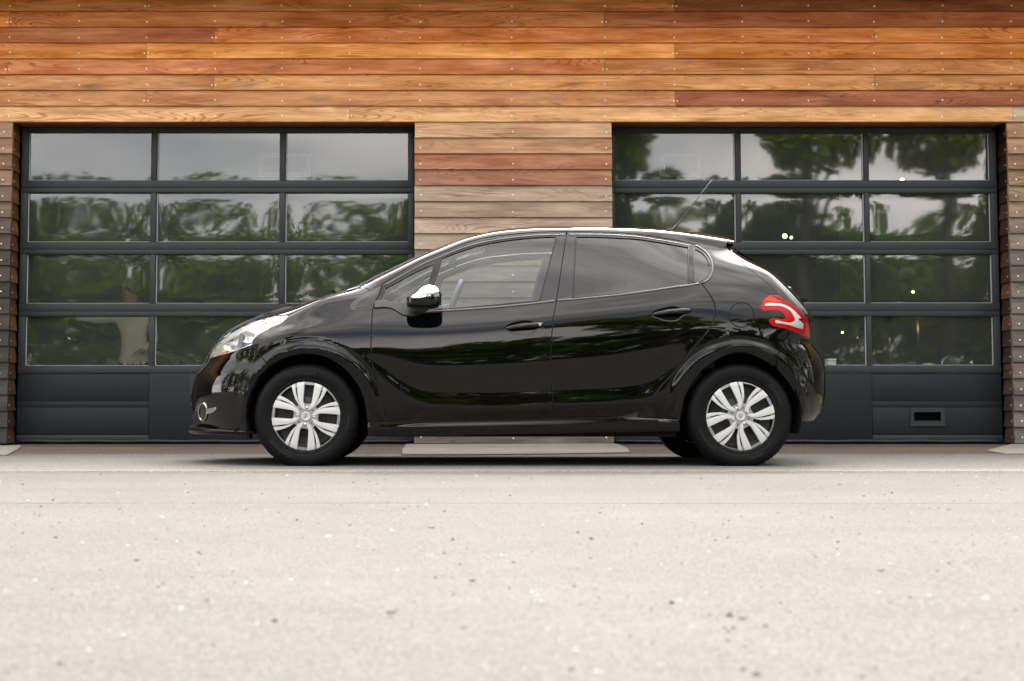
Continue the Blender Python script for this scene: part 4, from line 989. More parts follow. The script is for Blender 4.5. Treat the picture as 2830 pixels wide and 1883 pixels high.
# ---- panels
front = {s: None for s in 'nf'}
d1 = panel('front_door', door_f, M['paint'], car, holes=[win_f, win_q, handle_hole], step=0.02)
d2 = panel('rear_door', door_r, M['paint'], car, holes=[win_r, handle_hole_r], step=0.02)
DF = {'n': d1[0], 'f': d1[1]}; DR = {'n': d2[0], 'f': d2[1]}
FEND = [[(796,872.5),(850,847),(908,822.5)], [(908,822.5),(960,809),(1004,796)], [(1004,796),(1025,802.5)], [(1025,802.5),(1054,787)], [(p[0]-3.6, p[1]) for p in F_FRONT], [(1068.4,1164),(1017,1166)], [(1015.5,1160)]+ARCH_F[2:],
        [(746,1012),(727,990),(711,968),(701,955)], [(701,955),(698.5,950),(698.5,943),(705.5,933),(741,910),(781,889.5),(791,880),(796,872.5)]]
fe = panel('front_wing', FEND, M['paint'], car, step=0.018)
QUART = [[(1804,1104),(1824,1074),(1866,1028),(1912,968),(1953,922),(1971,895),(1979.5,866),(1977,843),(1971,827),(1961,810),(1950,795.5),(1941,784.5)], [(1941,784.5),(1952,780),(1963.5,770),(1971,757),(1974.5,742),(1969,716),(1951,693.5),(1935,682),(1921,674.5)],
         [(1921,674.5),(1880,665),(1820,655),(1771,647),(1700,641.2),(1640,639.6),(1564,639),(1500,640),(1400,648),(1371,651),(1300,666.5),(1220,697),(1160,722),(1100,755.5),(1055,784),(1027,801)], [(1027,801),(1007,794)],
         [(1007,794),(1050,766),(1100,740),(1160,710),(1220,685),(1300,655),(1350,644),(1400,636.5),(1500,629.7),(1640,628.8),(1771,633.5),(1880,644),(2010,665)],
         C_BACK, LAMP_B, LAMP_C, [(p[0]-1.8, p[1]) for p in SEAM_RB][:], ARCH_R, [(1878,1160),(1850,1158),(1760,1158)], [(1760,1158),(1772,1133),(1786,1124),(1804,1104)]]
QUART[9] = ARCH_R[:-2]+[(1878.5,1160)]
qp = panel('rear_wing', QUART, M['paint'], car, holes=[[fl]], step=0.018)
panel('fuel_flap', [fl_in], M['paint'], {'n': qp[0]}, sides='n', step=0.015)
# front bumper: traced edges plus the true nose profile
zb0, zb1 = float(U(0,1200,YC-.3)[1]), float(np.interp(UX(556, 998, YC-.2), [0,1], [0,1])*0 + U(0, 1000, YC-.19)[1])
top = np.array(smooth_run([(556.5,999),(575,993.5),(620,981),(660,968),(697,957.5)])+smooth_run([(699,958.5),(710,972),(725,993),(742,1014)])+smooth_run(ARCH_FB, 5)+smooth_run([(684,1203),(640,1203),(600,1202)]))
dt = px_dom(top); zz = np.linspace(0.20, zb1-0.004, 46)[::1]; nose = xz_dom(np.interp(zz, zg, XF)+0.0006, zz)
bot = xz_dom(np.linspace(dt[-1,0]-0.02, np.interp(0.20, zg, XF)+0.02, 12), np.full(12, 0.20))
ex = []
for dx in (0.004, 0.012, 0.03):
    z_ = np.linspace(0.21, zb1-0.01, 60); ex.append(xz_dom(np.interp(z_, zg, XF)+dx, z_))
fb = panel('front_bumper', None, M['paint'], car, dom=np.concatenate([dt, bot, nose]), step=0.018)
# rear bumper
top = np.array(smooth_run([(2185,913),(2200,920.5),(2220,930.5),(2236,938)]))
d0 = px_dom(top); z_hi = float(U(0, 944, YC-.5)[1]); zz = np.linspace(z_hi, 0.262, 40); rear = xz_dom(np.interp(zz, zg, XR)-0.0006, zz)
btm = px_dom(np.array(smooth_run([(2250,1161.5),(2232,1164.5),(2216,1165)])+smooth_run(ARCH_RB)+smooth_run([(p[0]+1.8, p[1]) for p in SEAM_RB[::-1]])))
rb = panel('rear_bumper', None, M['paint'], car, dom=np.concatenate([d0, rear, btm]), step=0.018)
# tailgate, from the hatch seam to the true tail profile
se = px_dom(np.array(smooth_run([(p[0]+2.2, p[1]-0.6) for p in HATCH])+smooth_run([(2155,817.8),(2180,832),(2200,845),(2218,865),(2230,886),(2235,903)])))
z1 = float(U(0, 908, YC-.5)[1]); z0 = float(U(0, 684, YC-.5)[1]); zz = np.linspace(z1, z0, 46); tl = xz_dom(np.interp(zz, zg, XR)-0.0006, zz)
tg = panel('tailgate', None, M['paint'], car, dom=np.concatenate([se, tl]), step=0.016)
tb = xz_dom(np.linspace(0, 0, 2), np.array([0.5, 0.6]))
# tail lamp
LT = [LAMP_B, LAMP_C, LAMP_D, [(2237.5,937),(2237,915),(2231,889),(2219,868),(2200,847.5),(2180,834.5),(2162,824),(2153,818.5)]]
def inset(rs, k): 
    a = np.array([p for r in rs for p in r]); c = a.mean(0); return [[tuple(np.array(p)+(c-np.array(p))*k) for p in r] for r in rs]
tlp = panel('tail_lamp', LT, M['red'], car, off=0.002, step=0.008, rr=0.002)
TLP = {'n': tlp[0], 'f': tlp[1]}
panel('light_bar', [[(2113,845),(2115,840.5),(2122,838.5),(2140,839),(2160,841.5),(2182,850.5),(2200,866),(2213,880),(2217,887),(2212,889.5),(2206,888.5)],[(2206,888.5),(2219,895),(2218.5,902),(2217,909)],[(2217,909),(2203,905.5),(2180,898.5),(2160,894.5),(2142,890.5),(2142,888.5),(2165,890.5),(2188,892),(2197,886.5),(2194,875),(2180,857),(2160,847.5),(2132,846),(2114,846)],[(2114,846),(2113,845)]], M['white_lens'], TLP, off=0.0042, step=0.007, rim=0.003, rr=0.0008)
panel('upper_lens', [[(2132,819.5),(2150,820.5),(2172,830),(2196,845),(2214,865),(2226,885)],[(2226,885),(2216,874),(2200,858),(2176,842),(2152,829),(2132,819.5)]], M['red_dark'], TLP, off=0.0036, step=0.007, rim=0.003, rr=0.0008)
panel('corner_lens', [[(2118,828),(2124,821),(2134,821.5),(2150,829.5),(2166,838)],[(2166,838),(2140,834.5),(2116,833.5)],[(2116,833.5),(2118,828)]], M['orange'], TLP, off=0.0036, step=0.007, rim=0.003, rr=0.0008)
panel('reflector', [[(2206.5,881.5),(2214,880),(2226,880.5),(2230,883)],[(2230,883),(2231,889),(2216,888.5),(2208,886)],[(2208,886),(2206.5,881.5)]], M['red_dark'], TLP, off=0.0054, step=0.007, rim=0.003, rr=0.0008)
panel('lower_lens', [[(2224,912),(2228,892),(2233,905),(2235.5,930)],[(2235.5,930),(2222,922),(2224,912)]], M['orange'], TLP, off=0.0036, step=0.007, rim=0.002, rr=0.0006)
# bonnet, windscreen, roof
hl = np.array(smooth_run([(558,991),(566,978.5),(580,961),(610,937),(640,915),(680,895),(720,881.5),(730,882.5),(760,872.5),(794,869.5)])+smooth_run([(794,869.5),(850,844.5),(908,819.5)])+smooth_run([(908,819.5),(935,812.5),(956,806)])+[np.array((956.,806.))])
dh = px_dom(hl); xe = dh[-1,0]
cw = np.stack([np.linspace(xe, xe+0.012, 8), np.linspace(dh[-1,1], 11*TS, 8)], 1)[1:]
xtip = float(np.interp(U(0,990,YC-.19)[1], zg, XF))+0.0015
cl = np.stack([np.linspace(xe+0.012, xtip, 120), np.full(120, 11*TS)], 1)[1:]
panel('bonnet', None, M['paint'], car, dom=np.concatenate([dh, cw, cl]), step=0.02)
def railT(pts, w_guess=0.6):
    a = np.array(pts, float); X, z = on_surf(a[:,0], a[:,1]); t = inv_t(X, z); o = np.argsort(X); return lambda x, X=X[o], t=t[o]: float(np.interp(x, X, t))
tw = railT([(1007,793),(1050,765),(1100,739),(1160,709),(1220,684),(1300,654),(1350,643.5),(1400,636),(1500,629.3),(1640,628.4),(1771,633),(1880,643.5),(2005,664.5)])
xa, xb, xc_ = UX(962, 803, YC-.4), UX(1345, 642, YC-.4), UX(2017, 657, YC-.4)
patch('windscreen', xa, xb-0.004, lambda x: max(tw(x), 9.0) if x < xa+0.1 else tw(x), M['clear'], car, off=-0.002, nx=50, thick=0.005)
patch('roof', xb+0.002, xc_, tw, M['paint'], car, nx=70, thick=0.03)
patch('headliner', xb+0.03, xc_-0.12, lambda x: tw(x)+0.1, M['trim_lt'], car, off=-0.036, nx=30, thick=0.004)
sp = MB(); sp.bbox(xc_-XC-0.012, xc_-XC+0.004, -0.50, 0.50, UZ(2017,692,YC-.5), UZ(2017,660,YC-.5)-0.012, 0.004); sp.build('spoiler_end', M['gloss_trim'], car)
# rear screen on the tailgate
def rear_glass():
    zs = np.linspace(1.06, 1.315, 22); ws = np.linspace(-1, 1, 25); v = []; f = []
    for z in zs:
        for s in ws:
            wmax = 0.50; x = np.interp(z, zg, XR)-0.23*(1-(1-(abs(s)*wmax/0.62)**5.4)**(1/5.4)); v.append((x-XC+0.003, s*wmax, z))
    m = len(ws)
    for i in range(len(zs)-1):
        for j in range(m-1): f.append((i*m+j, i*m+j+1, (i+1)*m+j+1, (i+1)*m+j))
    link('rear_screen', mesh('rear_screen', v, f, True), car, M['gloss_trim'])
rear_glass()
# sill
sd = lambda X, z: 0.024*sstep(0.0, 0.020, np.interp(X, gx, rz[1])-0.006-z) - 0.012*sstep(0.085, 0.15, np.interp(X, gx, rz[1])-z)
panel('sill', [[(1017,1168.2),(1280,1163.5),(1500,1158.5),(1700,1153.5),(1800,1156),(1877,1161)],[(1877,1161),(1878,1192)],[(1878,1192),(1800,1193),(1700,1195),(1600,1197),(1400,1200),(1283,1202.5)],[(1283,1202.5),(1282,1205)],[(1282,1205),(1017,1206)],[(1017,1206),(1017,1168.2)]], M['paint'], car, dw=sd, step=0.014)
# ---- windows
gf = panel('front_window', win_f, M['clear'], DF, off=-0.005, rim=0, step=0.03)
gq = panel('quarter_light', win_q, M['clear'], DF, off=-0.005, rim=0, step=0.03)
gr = panel('rear_window', win_r, M['tint'], DR, off=-0.005, rim=0, step=0.03)
panel('rear_quarter_window', win_rq, M['tint'], {'n': qp[0], 'f': qp[1]}, off=-0.004, rim=0, step=0.02)
panel('quarter_window_surround', [[(1918.5,676.5),(1935,684),(1950,695),(1967,717),(1972.5,742),(1969,757),(1962,769),(1951,778.5),(1939,783)],[(1939,783),(1917.5,786)],[(1917.5,786),(1918.5,676.5)]], M['gloss_trim'], {'n': qp[0], 'f': qp[1]}, holes=[win_rq], step=0.01, rim=0.006)
def outline(rs): 
    a = [p for r in rs for p in r[:-1]]; return a+[a[0]]
for nm, rs, par in (('window_seal', win_f, DF), ('window_seal', win_q, DF), ('window_seal', win_r, DR), ('window_seal', win_rq, {'n': qp[0], 'f': qp[1]})):
    for r in rs: strip(nm, r, 0.0034, M['seal'], par, flat=0.8, off=-0.001)
# belt moulding and window frame mouldings
strip('belt_moulding', [(1167,864),(1260,857.5),(1371,849.5),(1450,842),(1533,832.5)], 0.0072, M['mould'], DF, flat=0.55, off=0.001)
strip('belt_moulding', [(1541,831),(1600,826.5),(1700,817),(1771,808),(1830,799.5),(1870,793.5),(1910,788.5),(1932,784)], 0.0072, M['mould'], DR, flat=0.55, off=0.001)
strip('window_moulding', [(1943,782.5),(1957,774),(1965,763),(1969.5,748),(1969,732),(1964,716),(1955,702),(1940,689),(1921,679)], 0.0066, M['mould'], {'n': qp[0], 'f': qp[1]}, flat=0.55, off=0.002)
strip('frame_moulding', [(1066,788),(1100,768),(1160,735),(1220,709),(1300,679),(1371,663.5),(1460,652.5),(1560,648.5)], 0.005, M['mould'], DF, flat=0.4, off=0.0005)
strip('frame_moulding', [(1572,648.5),(1640,648.5),(1700,650.5),(1771,656),(1820,663.5),(1880,674),(1912,681)], 0.005, M['mould'], DR, flat=0.4, off=0.0005)
panel('pillar_trim', [[(1541,656),(1562,656)],[(1562,656),(1553,722),(1546,770),(1536,832)],[(1536,832),(1493,836)],[(1493,836),(1508,780),(1524,720),(1541,656)]], M['gloss_trim'], DF, off=0.0016, step=0.03, rim=0.0016, rr=0.0006)
panel('pillar_trim', [[(1568,656),(1589,656)],[(1589,656),(1585,740),(1581,826)],[(1581,826),(1541,829)],[(1541,829),(1549,772),(1556,722),(1568,656)]], M['gloss_trim'], DR, off=0.0016, step=0.03, rim=0.0016, rr=0.0006)
# ---- corner trim ahead of the door and the foot of the mirror
panel('corner_trim', [[(1051,794),(1020,810),(1000,820),(986,828),(975,836),(968.5,844),(968,851),(971,856),(980,858),(1000,856.5),(1029,853)],[(1029,853),(1033,838),(1038,828),(1047,810),(1051,794)]], M['satin'], {'n': fe[0], 'f': fe[1]}, off=0.002, step=0.012, rim=0.003)
panel('corner_glass', [[(1046,803),(1020,818),(1000,830),(986,843),(982,850),(985,853),(1000,851.5),(1028,848.5)],[(1028,848.5),(1034,833),(1040,820),(1046,803)]], M['gloss_trim'], {'n': fe[0], 'f': fe[1]}, off=0.0042, step=0.012, rim=0.002, rr=0.0006)
mfoot = [[(1037,835),(1050,834),(1068,834),(1078,837),(1088,841),(1100,840.5),(1124,839)],[(1124,839),(1130,848),(1150,856),(1168,861)],[(1168,861),(1164,868),(1150,872),(1126,873),(1112,870),(1102,864),(1092,857),(1080,852),(1068,850),(1036,851.5)],[(1036,851.5),(1037,835)]]
panel('mirror_foot', mfoot, M['satin'], DF, off=0.010, step=0.012, rim=0.014, rr=0.004)
# ---- door handles
def handle(h, dx, dy, doorset, key):
    bowl = [(p[0]+dx, p[1]+dy) for p in handle_hole[0]]
    panel('handle_recess', [bowl], M['paint'], doorset, step=0.006, rim=0, dw=lambda X, z, c=None: 0*X, off=-0.016)
    strip('recess_wall', bowl, 0.009, M['paint'], doorset, flat=1.0, off=-0.010, closed=False, step=4)
    pp = np.array(smooth_run([(1397,910),(1415,907.5),(1440,904.5),(1470,901.8),(1490,900),(1503.5,899.5)], 4)+[np.array((1503.5,899.5))])+np.array((dx, dy))
    d_ = px_dom(pp); P_, Nn = surf(d_[:,0], d_[:,1]/TS, 0.0); m = len(pp); s = np.linspace(0, 1, m)
    lift = 0.004+0.022*np.sin(np.pi*np.clip(s*0.93+0.05, 0, 1))**0.6; half = np.interp(s, [0,.04,.12,.5,.78,.95,1], [.004,.008,.0105,.0135,.0150,.0150,.010])
    for sd_ in 'nf':
        k = np.array([1,-1,1]) if sd_ == 'f' else np.array([1,1,1])
        mb = MB(); mb.tube([Vector(q) for q in (P_+Nn*lift[:, None])*k], list(half), 14, flat=0.5, up=[Vector(q) for q in Nn*k]); mb.build('door_handle', M['paint'], doorset[sd_])
        if key and sd_ == 'n':
            kk = px_dom(np.array([(1492., 900.0)])); p, n = surf(kk[:,0], kk[:,1]/TS, 0.0); p = p[0]+n[0]*0.0235
            kb = MB(); kb.lathe([(0, -0.0025), (0.0075, -0.002), (0.0092, 0.0), (0.0092, 0.008)], 20, 'y', tuple(p)); kb.build('key_lock', M['white_lens'], doorset['n'])
            kb = MB(); kb.bbox(p[0]-0.0012, p[0]+0.0012, p[1]-0.0032, p[1]-0.002, p[2]-0.0045, p[2]+0.0045, 0.0004); kb.build('key_slot', M['steel'], doorset['n'])
handle(None, 0, 0, DF, True); handle(None, 405, -38.5, DR, False)
# ---- mirrors
def mirror():
    o2 = np.array(smooth_run([(1122,819),(1133,815),(1144,808),(1160,793),(1186,783),(1199,786),(1213,792),(1219,799),(1221,810),(1220.5,826),(1219,838),(1213,846),(1198,851.5),(1170,853.5),(1140,851),(1124,846),(1122,838)], 4, )+smooth_run([(1122,838),(1122,819)], 4))
    X, z = U(o2[:,0], o2[:,1], YC-0.93); c = np.array([X.mean(), z.mean()]); P2 = np.stack([X, z], 1)-c
    prof = [(0.0, 0.55), (0.0, 0.80), (0.02, 0.93), (0.06, 1.0), (0.10, 0.985), (0.135, 0.93), (0.16, 0.83), (0.178, 0.68), (0.190, 0.46), (0.195, 0.22)]
    def ang(q): return math.atan2(q[1], q[0])
    for sgn in (-1, 1):
        par = DF['n'] if sgn < 0 else DF['f']
        v = []; f = []; m = len(P2)
        for dy, s in prof:
            for q in P2: v.append((q[0]*s+c[0]-XC, sgn*(0.815+dy), q[1]*s+c[1]-0.006*(dy/0.19)))
        v.append((c[0]-XC, sgn*(0.815+0.196), c[1])); L_ = len(prof)
        for i in range(L_-1):
            for j in range(m): f.append((i*m+j, i*m+(j+1)%m, (i+1)*m+(j+1)%m, (i+1)*m+j))
        for j in range(m): f.append(((L_-1)*m+j, (L_-1)*m+(j+1)%m, len(v)-1))
        b = MB(); b.add(v, f, True); b.build('mirror_housing', M['gloss_trim'], par)
        # chrome cap: the upper outer shell, one offset skin over the housing
        v2 = [((p[0]-(c[0]-XC))*1.018+c[0]-XC, sgn*(0.815+(abs(p[1])-0.815)*1.018+0.0012), (p[2]-c[1])*1.018+c[1]) for p in v]
        lo = lambda x: c[1]+(-0.040+0.10*((x-(c[0]-XC))/0.21)) if False else c[1]-0.010+0.12*(x-(c[0]-XC))
        ff = [q for q in f if min(v2[i][2]-lo(v2[i][0]) for i in q) > 0 and min(abs(v2[i][1]) for i in q) > 0.815+0.028 and max(v2[i][0] for i in q) < c[0]-XC+0.094 and min(v2[i][0] for i in q) > c[0]-XC-0.078]
        b = MB(); b.add(v2, ff, True); b.build('mirror_cap', M['chrome'], par)
        gl_ = MB(); gl_.add([(q[0]*0.72+c[0]-XC+0.0, sgn*(0.815+0.09)+sgn*0.075*(q[1]*9), q[1]*0.7+c[1]) for q in P2], [tuple(range(m))], False)
        a, h = c[0]-XC, c[1]
        st = MB(); st.tube([(a-0.05, sgn*0.80, h-0.065), (a-0.02, sgn*0.86, h-0.066), (a+0.0, sgn*0.92, h-0.055)], [0.030, 0.026, 0.030], 12, flat=0.8); st.build('mirror_stalk', M['satin'], par)
        mg = MB(); mg.lathe([(0,0.0),(0.038,0.001),(0.042,0.006)], 24, 'x', (a+0.090, sgn*0.905, h)); mg.build('mirror_glass', M['chrome'], par)
mirror()
# ---- headlamps: bowl behind, inner pieces, clear lens in front
HLO = [[(558.5,994),(566,982),(582,964),(612,940),(642,918.5),(682,898),(722,884.5),(731,885)],[(731,885),(760,876),(794,872)],[(794,872),(789,880.5),(779,889),(738,910),(702,933),(695.5,943),(695.5,951)],[(695.5,951),(660,964.5),(620,977.5),(575,990),(558.5,994)]]
hb = panel('headlamp', HLO, M['lamp_white'], car, off=-0.030, step=0.012, rim=0)
HB = {'n': hb[0], 'f': hb[1]}
panel('lamp_wall', HLO, M['lamp_white'], HB, off=-0.0045, step=0.02, rim=0.027, rr=0.0, holes=[[[(p[0], p[1]) for p in r] for r in inset(HLO, 0.04)]])
panel('eyelid', [[(574,976),(612,942),(642,920.5),(682,900),(722,886),(731,886.5)],[(731,886.5),(716,897),(690,905),(650,925),(612,948),(590,966)],[(590,966),(574,976)]], M['lamp_grey'], HB, off=-0.012, step=0.01, rim=0.01)
panel('indicator_bowl', [[(563,991),(572,978),(584,965),(592,959)],[(592,959),(616,966),(616,976)],[(616,976),(590,985),(563,991)]], M['amber'], HB, off=-0.016, step=0.01, rim=0.01)
panel('inner_reflector', [[(575,986),(583,972),(600,956),(616,945)],[(616,945),(618,962),(594,978),(575,986)]], M['lamp_white'], HB, off=-0.012, step=0.01, rim=0.01)
def bowl(cx, cy, rx, ry, depth, off, ms='lamp_bowl'):
    pts = np.array([(cx+rx*math.cos(a), cy+ry*math.sin(a)) for a in np.linspace(0, 2*math.pi, 33)[:-1]]); d_ = px_dom(pts); P_, Nn = surf(d_[:,0], d_[:,1]/TS, off); c = P_.mean(0); n = Nn.mean(0); n /= np.linalg.norm(n)
    for sd_ in 'nf':
        k = np.array([1,-1,1]) if sd_ == 'f' else np.array([1,1,1]); v = []; f = []; m = len(P_)
        for i, s in enumerate((1.0, 0.92, 0.75, 0.5, 0.25)):
            q = c+(P_-c)*s-n*depth*(1-s*s); v += [tuple(x) for x in q*k]
        for i in range(4):
            for j in range(m): f.append((i*m+j, i*m+(j+1)%m, (i+1)*m+(j+1)%m, (i+1)*m+j))
        v.append(tuple((c-n*depth)*k)); f += [(4*m+j, 4*m+(j+1)%m, len(v)-1) for j in range(m)]
        b = MB(); b.add(v, f, True); b.build('lamp_bowl', M[ms], HB[sd_])
bowl(638, 957, 22, 13.5, 0.03, -0.006); bowl(683, 932, 20, 15.5, 0.03, -0.006)
panel('divider', [[(661,922),(664.5,921),(663.5,962)],[(663.5,962),(659,963.5),(661,922)]], M['steel'], HB, off=-0.004, step=0.01, rim=0.02)
panel('ribbed_trim', [[(678,914),(700,904.5),(716,903)],[(716,903),(714,913),(706,925)],[(706,925),(696,919),(678,914)]], M['lamp_grey'], HB, off=-0.008, step=0.01, rim=0.02)
panel('tail_blade', [[(716,900),(740,890),(765,880.5),(792,873.5)],[(792,873.5),(787,880.5),(776,888),(738,907),(712,924),(706,926)],[(706,926),(716,912),(716,900)]], M['white_lens'], HB, off=-0.010, step=0.01, rim=0.015)
panel('lamp_lens', HLO, M['lens'], HB, off=0.0015, step=0.014, rim=0.004)
strip('lamp_edge', [(557.5,996),(575,991.3),(620,978.8),(660,965.8),(695.5,953)], 0.0024, M['chrome_soft'], HB, off=0.001)
# ---- fog lamps with their chrome ring and fin
def ell(cx, cy, rx, ry, n=36): return [(cx+rx*math.cos(a)+0.12*ry*math.sin(a)*0, cy+ry*math.sin(a)) for a in np.linspace(0, 2*math.pi, n+1)]
fgp = panel('fog_lamp', [ell(562, 1138.5, 10.5, 22.5)], M['lamp_bowl'], car, off=-0.004, step=0.006, rim=0)
FG = {'n': fgp[0], 'f': fgp[1]}
strip('chrome_ring', ell(562, 1138.5, 11.5, 24), 0.0065, M['chrome'], FG, flat=0.9, off=0.003, step=4)
panel('chrome_fin', [[(572,1131),(584,1129),(596,1127.3),(599,1128)],[(599,1128),(597,1134),(590,1139),(576,1143)],[(576,1143),(574,1137),(572,1131)]], M['chrome'], FG, off=0.006, step=0.006, rim=0.006, rr=0.002)
# lower mesh beside the fog lamp
ms_ = MB()
for a in range(7):
    for b in range(5):
        cx, cy = 531+b*3.4+a*1.1, 1146+a*4.0
        d_ = px_dom(np.array([(cx, cy), (cx+2.6, cy+3), (cx+5.2, cy)])); P_, Nn = surf(d_[:,0], d_[:,1]/TS, 0.002); ms_.tube([Vector(p) for p in P_], 0.0012, 4)
ms_.build('grille_mesh', M['satin'], fb[0])
# ---- front lip, number plate holder, grille bars (front face), underside
M['gloss_lip'] = principled('lip_black', (0.003, 0.003, 0.0035), 0.25, spec=0.15)
lip = MB(); pts = []; rr_ = []
for s in np.linspace(-1, 1, 61):
    w = abs(s)*0.74; x = np.interp(0.21, zg, XF)+LF*(1-(1-min(0.999, (w/0.80))**2.2)**(1/2.2)); pts.append((x-XC-0.040*(1-(abs(s))**3)+0.022, s*0.74, 0.209-0.012*abs(s)**2)); rr_.append(0.036*(1-0.72*abs(s)**2.2))
lip.tube(pts, rr_, 14, flat=0.80, up=(0,0,1)); lip.build('front_lip', M['gloss_lip'], car)
xn = float(np.interp(0.47, zg, XF))-XC
v = []; zA, zB = UZ(520,1088,YC), UZ(520,1038,YC); zM = (zA+zB)/2
for s in np.linspace(-0.26, 0.26, 15):
    x = np.interp(zM, zg, XF)-XC+0.34*(abs(s)/0.8)**2.2
    v += [(x-0.013, s, zA), (x-0.013, s, zB), (x+0.02, s, zB), (x+0.02, s, zA)]
f = [(4*i+a, 4*i+(a+1)%4, 4*i+4+(a+1)%4, 4*i+4+a) for i in range(14) for a in range(4)]+[(0,1,2,3),(59,58,57,56)]
pl = MB(); pl.add(v, f); pl.build('number_plate', M['satin'], car)
gb = MB()
for z in (0.36, 0.42, 0.48, 0.54): 
    pts = [(np.interp(z, zg, XF)-XC+0.006+0.34*(abs(s)*0.17/0.8)**2.2, s*0.17, z) for s in np.linspace(-1, 1, 21)]; gb.tube(pts, 0.012, 8)
gb.build('grille', M['satin'], car)
ub = MB(); ub.box(-1.50, 1.45, -0.55, 0.55, 0.215, 0.34); ub.box(-0.86, 0.90, -0.78, 0.78, 0.174, 0.30); ub.box(-1.3, -0.86, -0.5, 0.5, 0.175, 0.3); ub.box(0.90, 1.45, -0.5, 0.5, 0.19, 0.3); ub.box(1.40, 1.62, -0.62, 0.62, 0.27, 0.36); ub.box(-1.78, -1.45, -0.60, 0.60, 0.205, 0.3)
sx = lambda px: UX(px, 1190, YC-.8)-XC
ub.box(sx(676), sx(686), -0.74, -0.60, 0.16, 0.26); ub.box(sx(640), sx(660), -0.70, 0.70, 0.185, 0.22); ub.tube([(sx(1560), -0.55, 0.20), (sx(1640), -0.5, 0.190), (sx(1668), -0.5, 0.190), (sx(1700), -0.45, 0.21)], 0.022, 8)
ub.build('underbody', M['matte'], car)
for (cx, cz), sg in ((WCF, 1), (WCR, 1)):
    for s in (-1, 1):
        b = MB(); v = []; f = []; n = 30; ys = (0.835, 0.55)
        for k in range(n+1):
            a = math.pi*(-0.10+1.2*k/n)
            for y in ys: v.append((cx-XC+0.362*math.cos(a), s*y, cz+0.362*math.sin(a)))
        for k in range(n): f.append((2*k, 2*k+1, 2*k+3, 2*k+2))
        inner = [2*k+1 for k in range(n+1)]; f.append(tuple(inner)); b.add(v, f, True); b.build('arch_liner', M['matte'], car)
# ---- inner shell that backs every gap
ws = lambda rs, k: [[tuple(np.array(p)+(np.array(p)-np.array([q for r2 in rs for q in r2]).mean(0))*k) for p in r] for r in rs]
SHELL = [[(700,966),(740,915),(800,880),(908,827),(1000,802),(1030,800),(1060,783),(1100,757),(1160,724),(1220,699),(1300,668),(1400,650),(1500,641),(1640,641),(1771,648),(1880,666),(1960,684),(2000,690)],[(2000,690),(2040,730),(2100,775),(2140,812)],[(2140,812),(2098,840),(2098,870),(2120,905),(2175,915)],[(2175,915),(2150,975),(2138,1003)],[(2138,1003),(2108,987),(2048,968),(1975,990),(1938,1014),(1892,1078),(1874,1130),(1872,1188)],[(1872,1188),(1500,1192),(1022,1196)],[(1022,1196),(1018,1136),(1010,1100),(974,1034),(943,1003),(900,980),(848,971),(800,978),(750,1004)],[(750,1004),(700,966)]]
panel('inner_shell', SHELL, M['trim_in'], car, holes=[ws(win_f, -0.0), ws(win_q, -0.02), ws(win_r, 0.0), ws(win_rq, -0.02)], off=-0.022, step=0.04, rim=0.03, rr=0.0)
# ---- cabin
cb = MB(); cb.box(-0.72, 1.30, -0.70, 0.70, 0.30, 0.36); cb.build('cabin_floor', M['matte'], car)
xd = UX(1100, 850, YC)-XC
b = MB(); b.bbox(xd-0.33, xd+0.10, -0.70, 0.70, 0.62, 0.915, 0.05); b.bbox(xd-0.02, xd+0.16, -0.62, -0.14, 0.80, 0.95, 0.05); b.build('dashboard', M['satin'], car)
sw = MB(); cx, cz = UX(1256, 830, YC-.36)-XC-0.02, UZ(1256, 838, YC-.36)
pts = []
for k in range(28):
    a = 2*math.pi*k/28; pts.append((cx+0.175*math.sin(a)*0.36-0.0, -0.36+0.175*math.cos(a), cz-0.03+0.175*math.sin(a)*0.93))
sw.tube(pts, 0.017, 8, closed=True); sw.tube([(cx, -0.53, cz-0.03), (cx, -0.19, cz-0.03)], 0.018, 8); sw.tube([(cx, -0.36, cz-0.03), (cx-0.30, -0.36, cz-0.10)], 0.03, 8); sw.build('steering_wheel', M['trim_in'], car)
mr_ = MB(); mx, mz = UX(1250, 722, YC)-XC, UZ(1250, 722, YC); mr_.bbox(mx-0.02, mx+0.025, -0.12, 0.12, mz-0.035, mz+0.035, 0.012); mr_.tube([(mx, 0, mz+0.03), (mx-0.06, 0, mz+0.09)], 0.008, 6); mr_.build('rear_view_mirror', M['satin'], car)
def seat(x, y):
    s = MB(); s.bbox(x-0.24, x+0.26, y-0.24, y+0.24, 0.36, 0.56, 0.06)
    v = MB(); v.bbox(-0.07, 0.07, y-0.23, y+0.23, 0.0, 0.58, 0.05); v.bbox(-0.05, 0.05, y-0.13, y+0.13, 0.62, 0.80, 0.045)
    a = math.radians(20); s.add([(x+0.28+p[0]*math.cos(a)+p[2]*math.sin(a), p[1], 0.52+p[2]*math.cos(a)-p[0]*math.sin(a)) for p in v.v], v.f, True); s.build('seat', M['trim_in'], car, auto=40)
seat(UX(1440, 900, YC-.36)-XC, -0.36); seat(UX(1440, 900, YC-.36)-XC, 0.36)
b = MB(); b.bbox(0.62, 1.10, -0.62, 0.62, 0.40, 0.60, 0.06); b.bbox(1.02, 1.18, -0.62, 0.62, 0.56, 1.02, 0.06); b.build('rear_bench', M['trim_in'], car, auto=40)
b = MB(); b.box(1.20, 1.72, -0.60, 0.60, 0.98, 1.0); b.build('parcel_shelf', M['matte'], car)
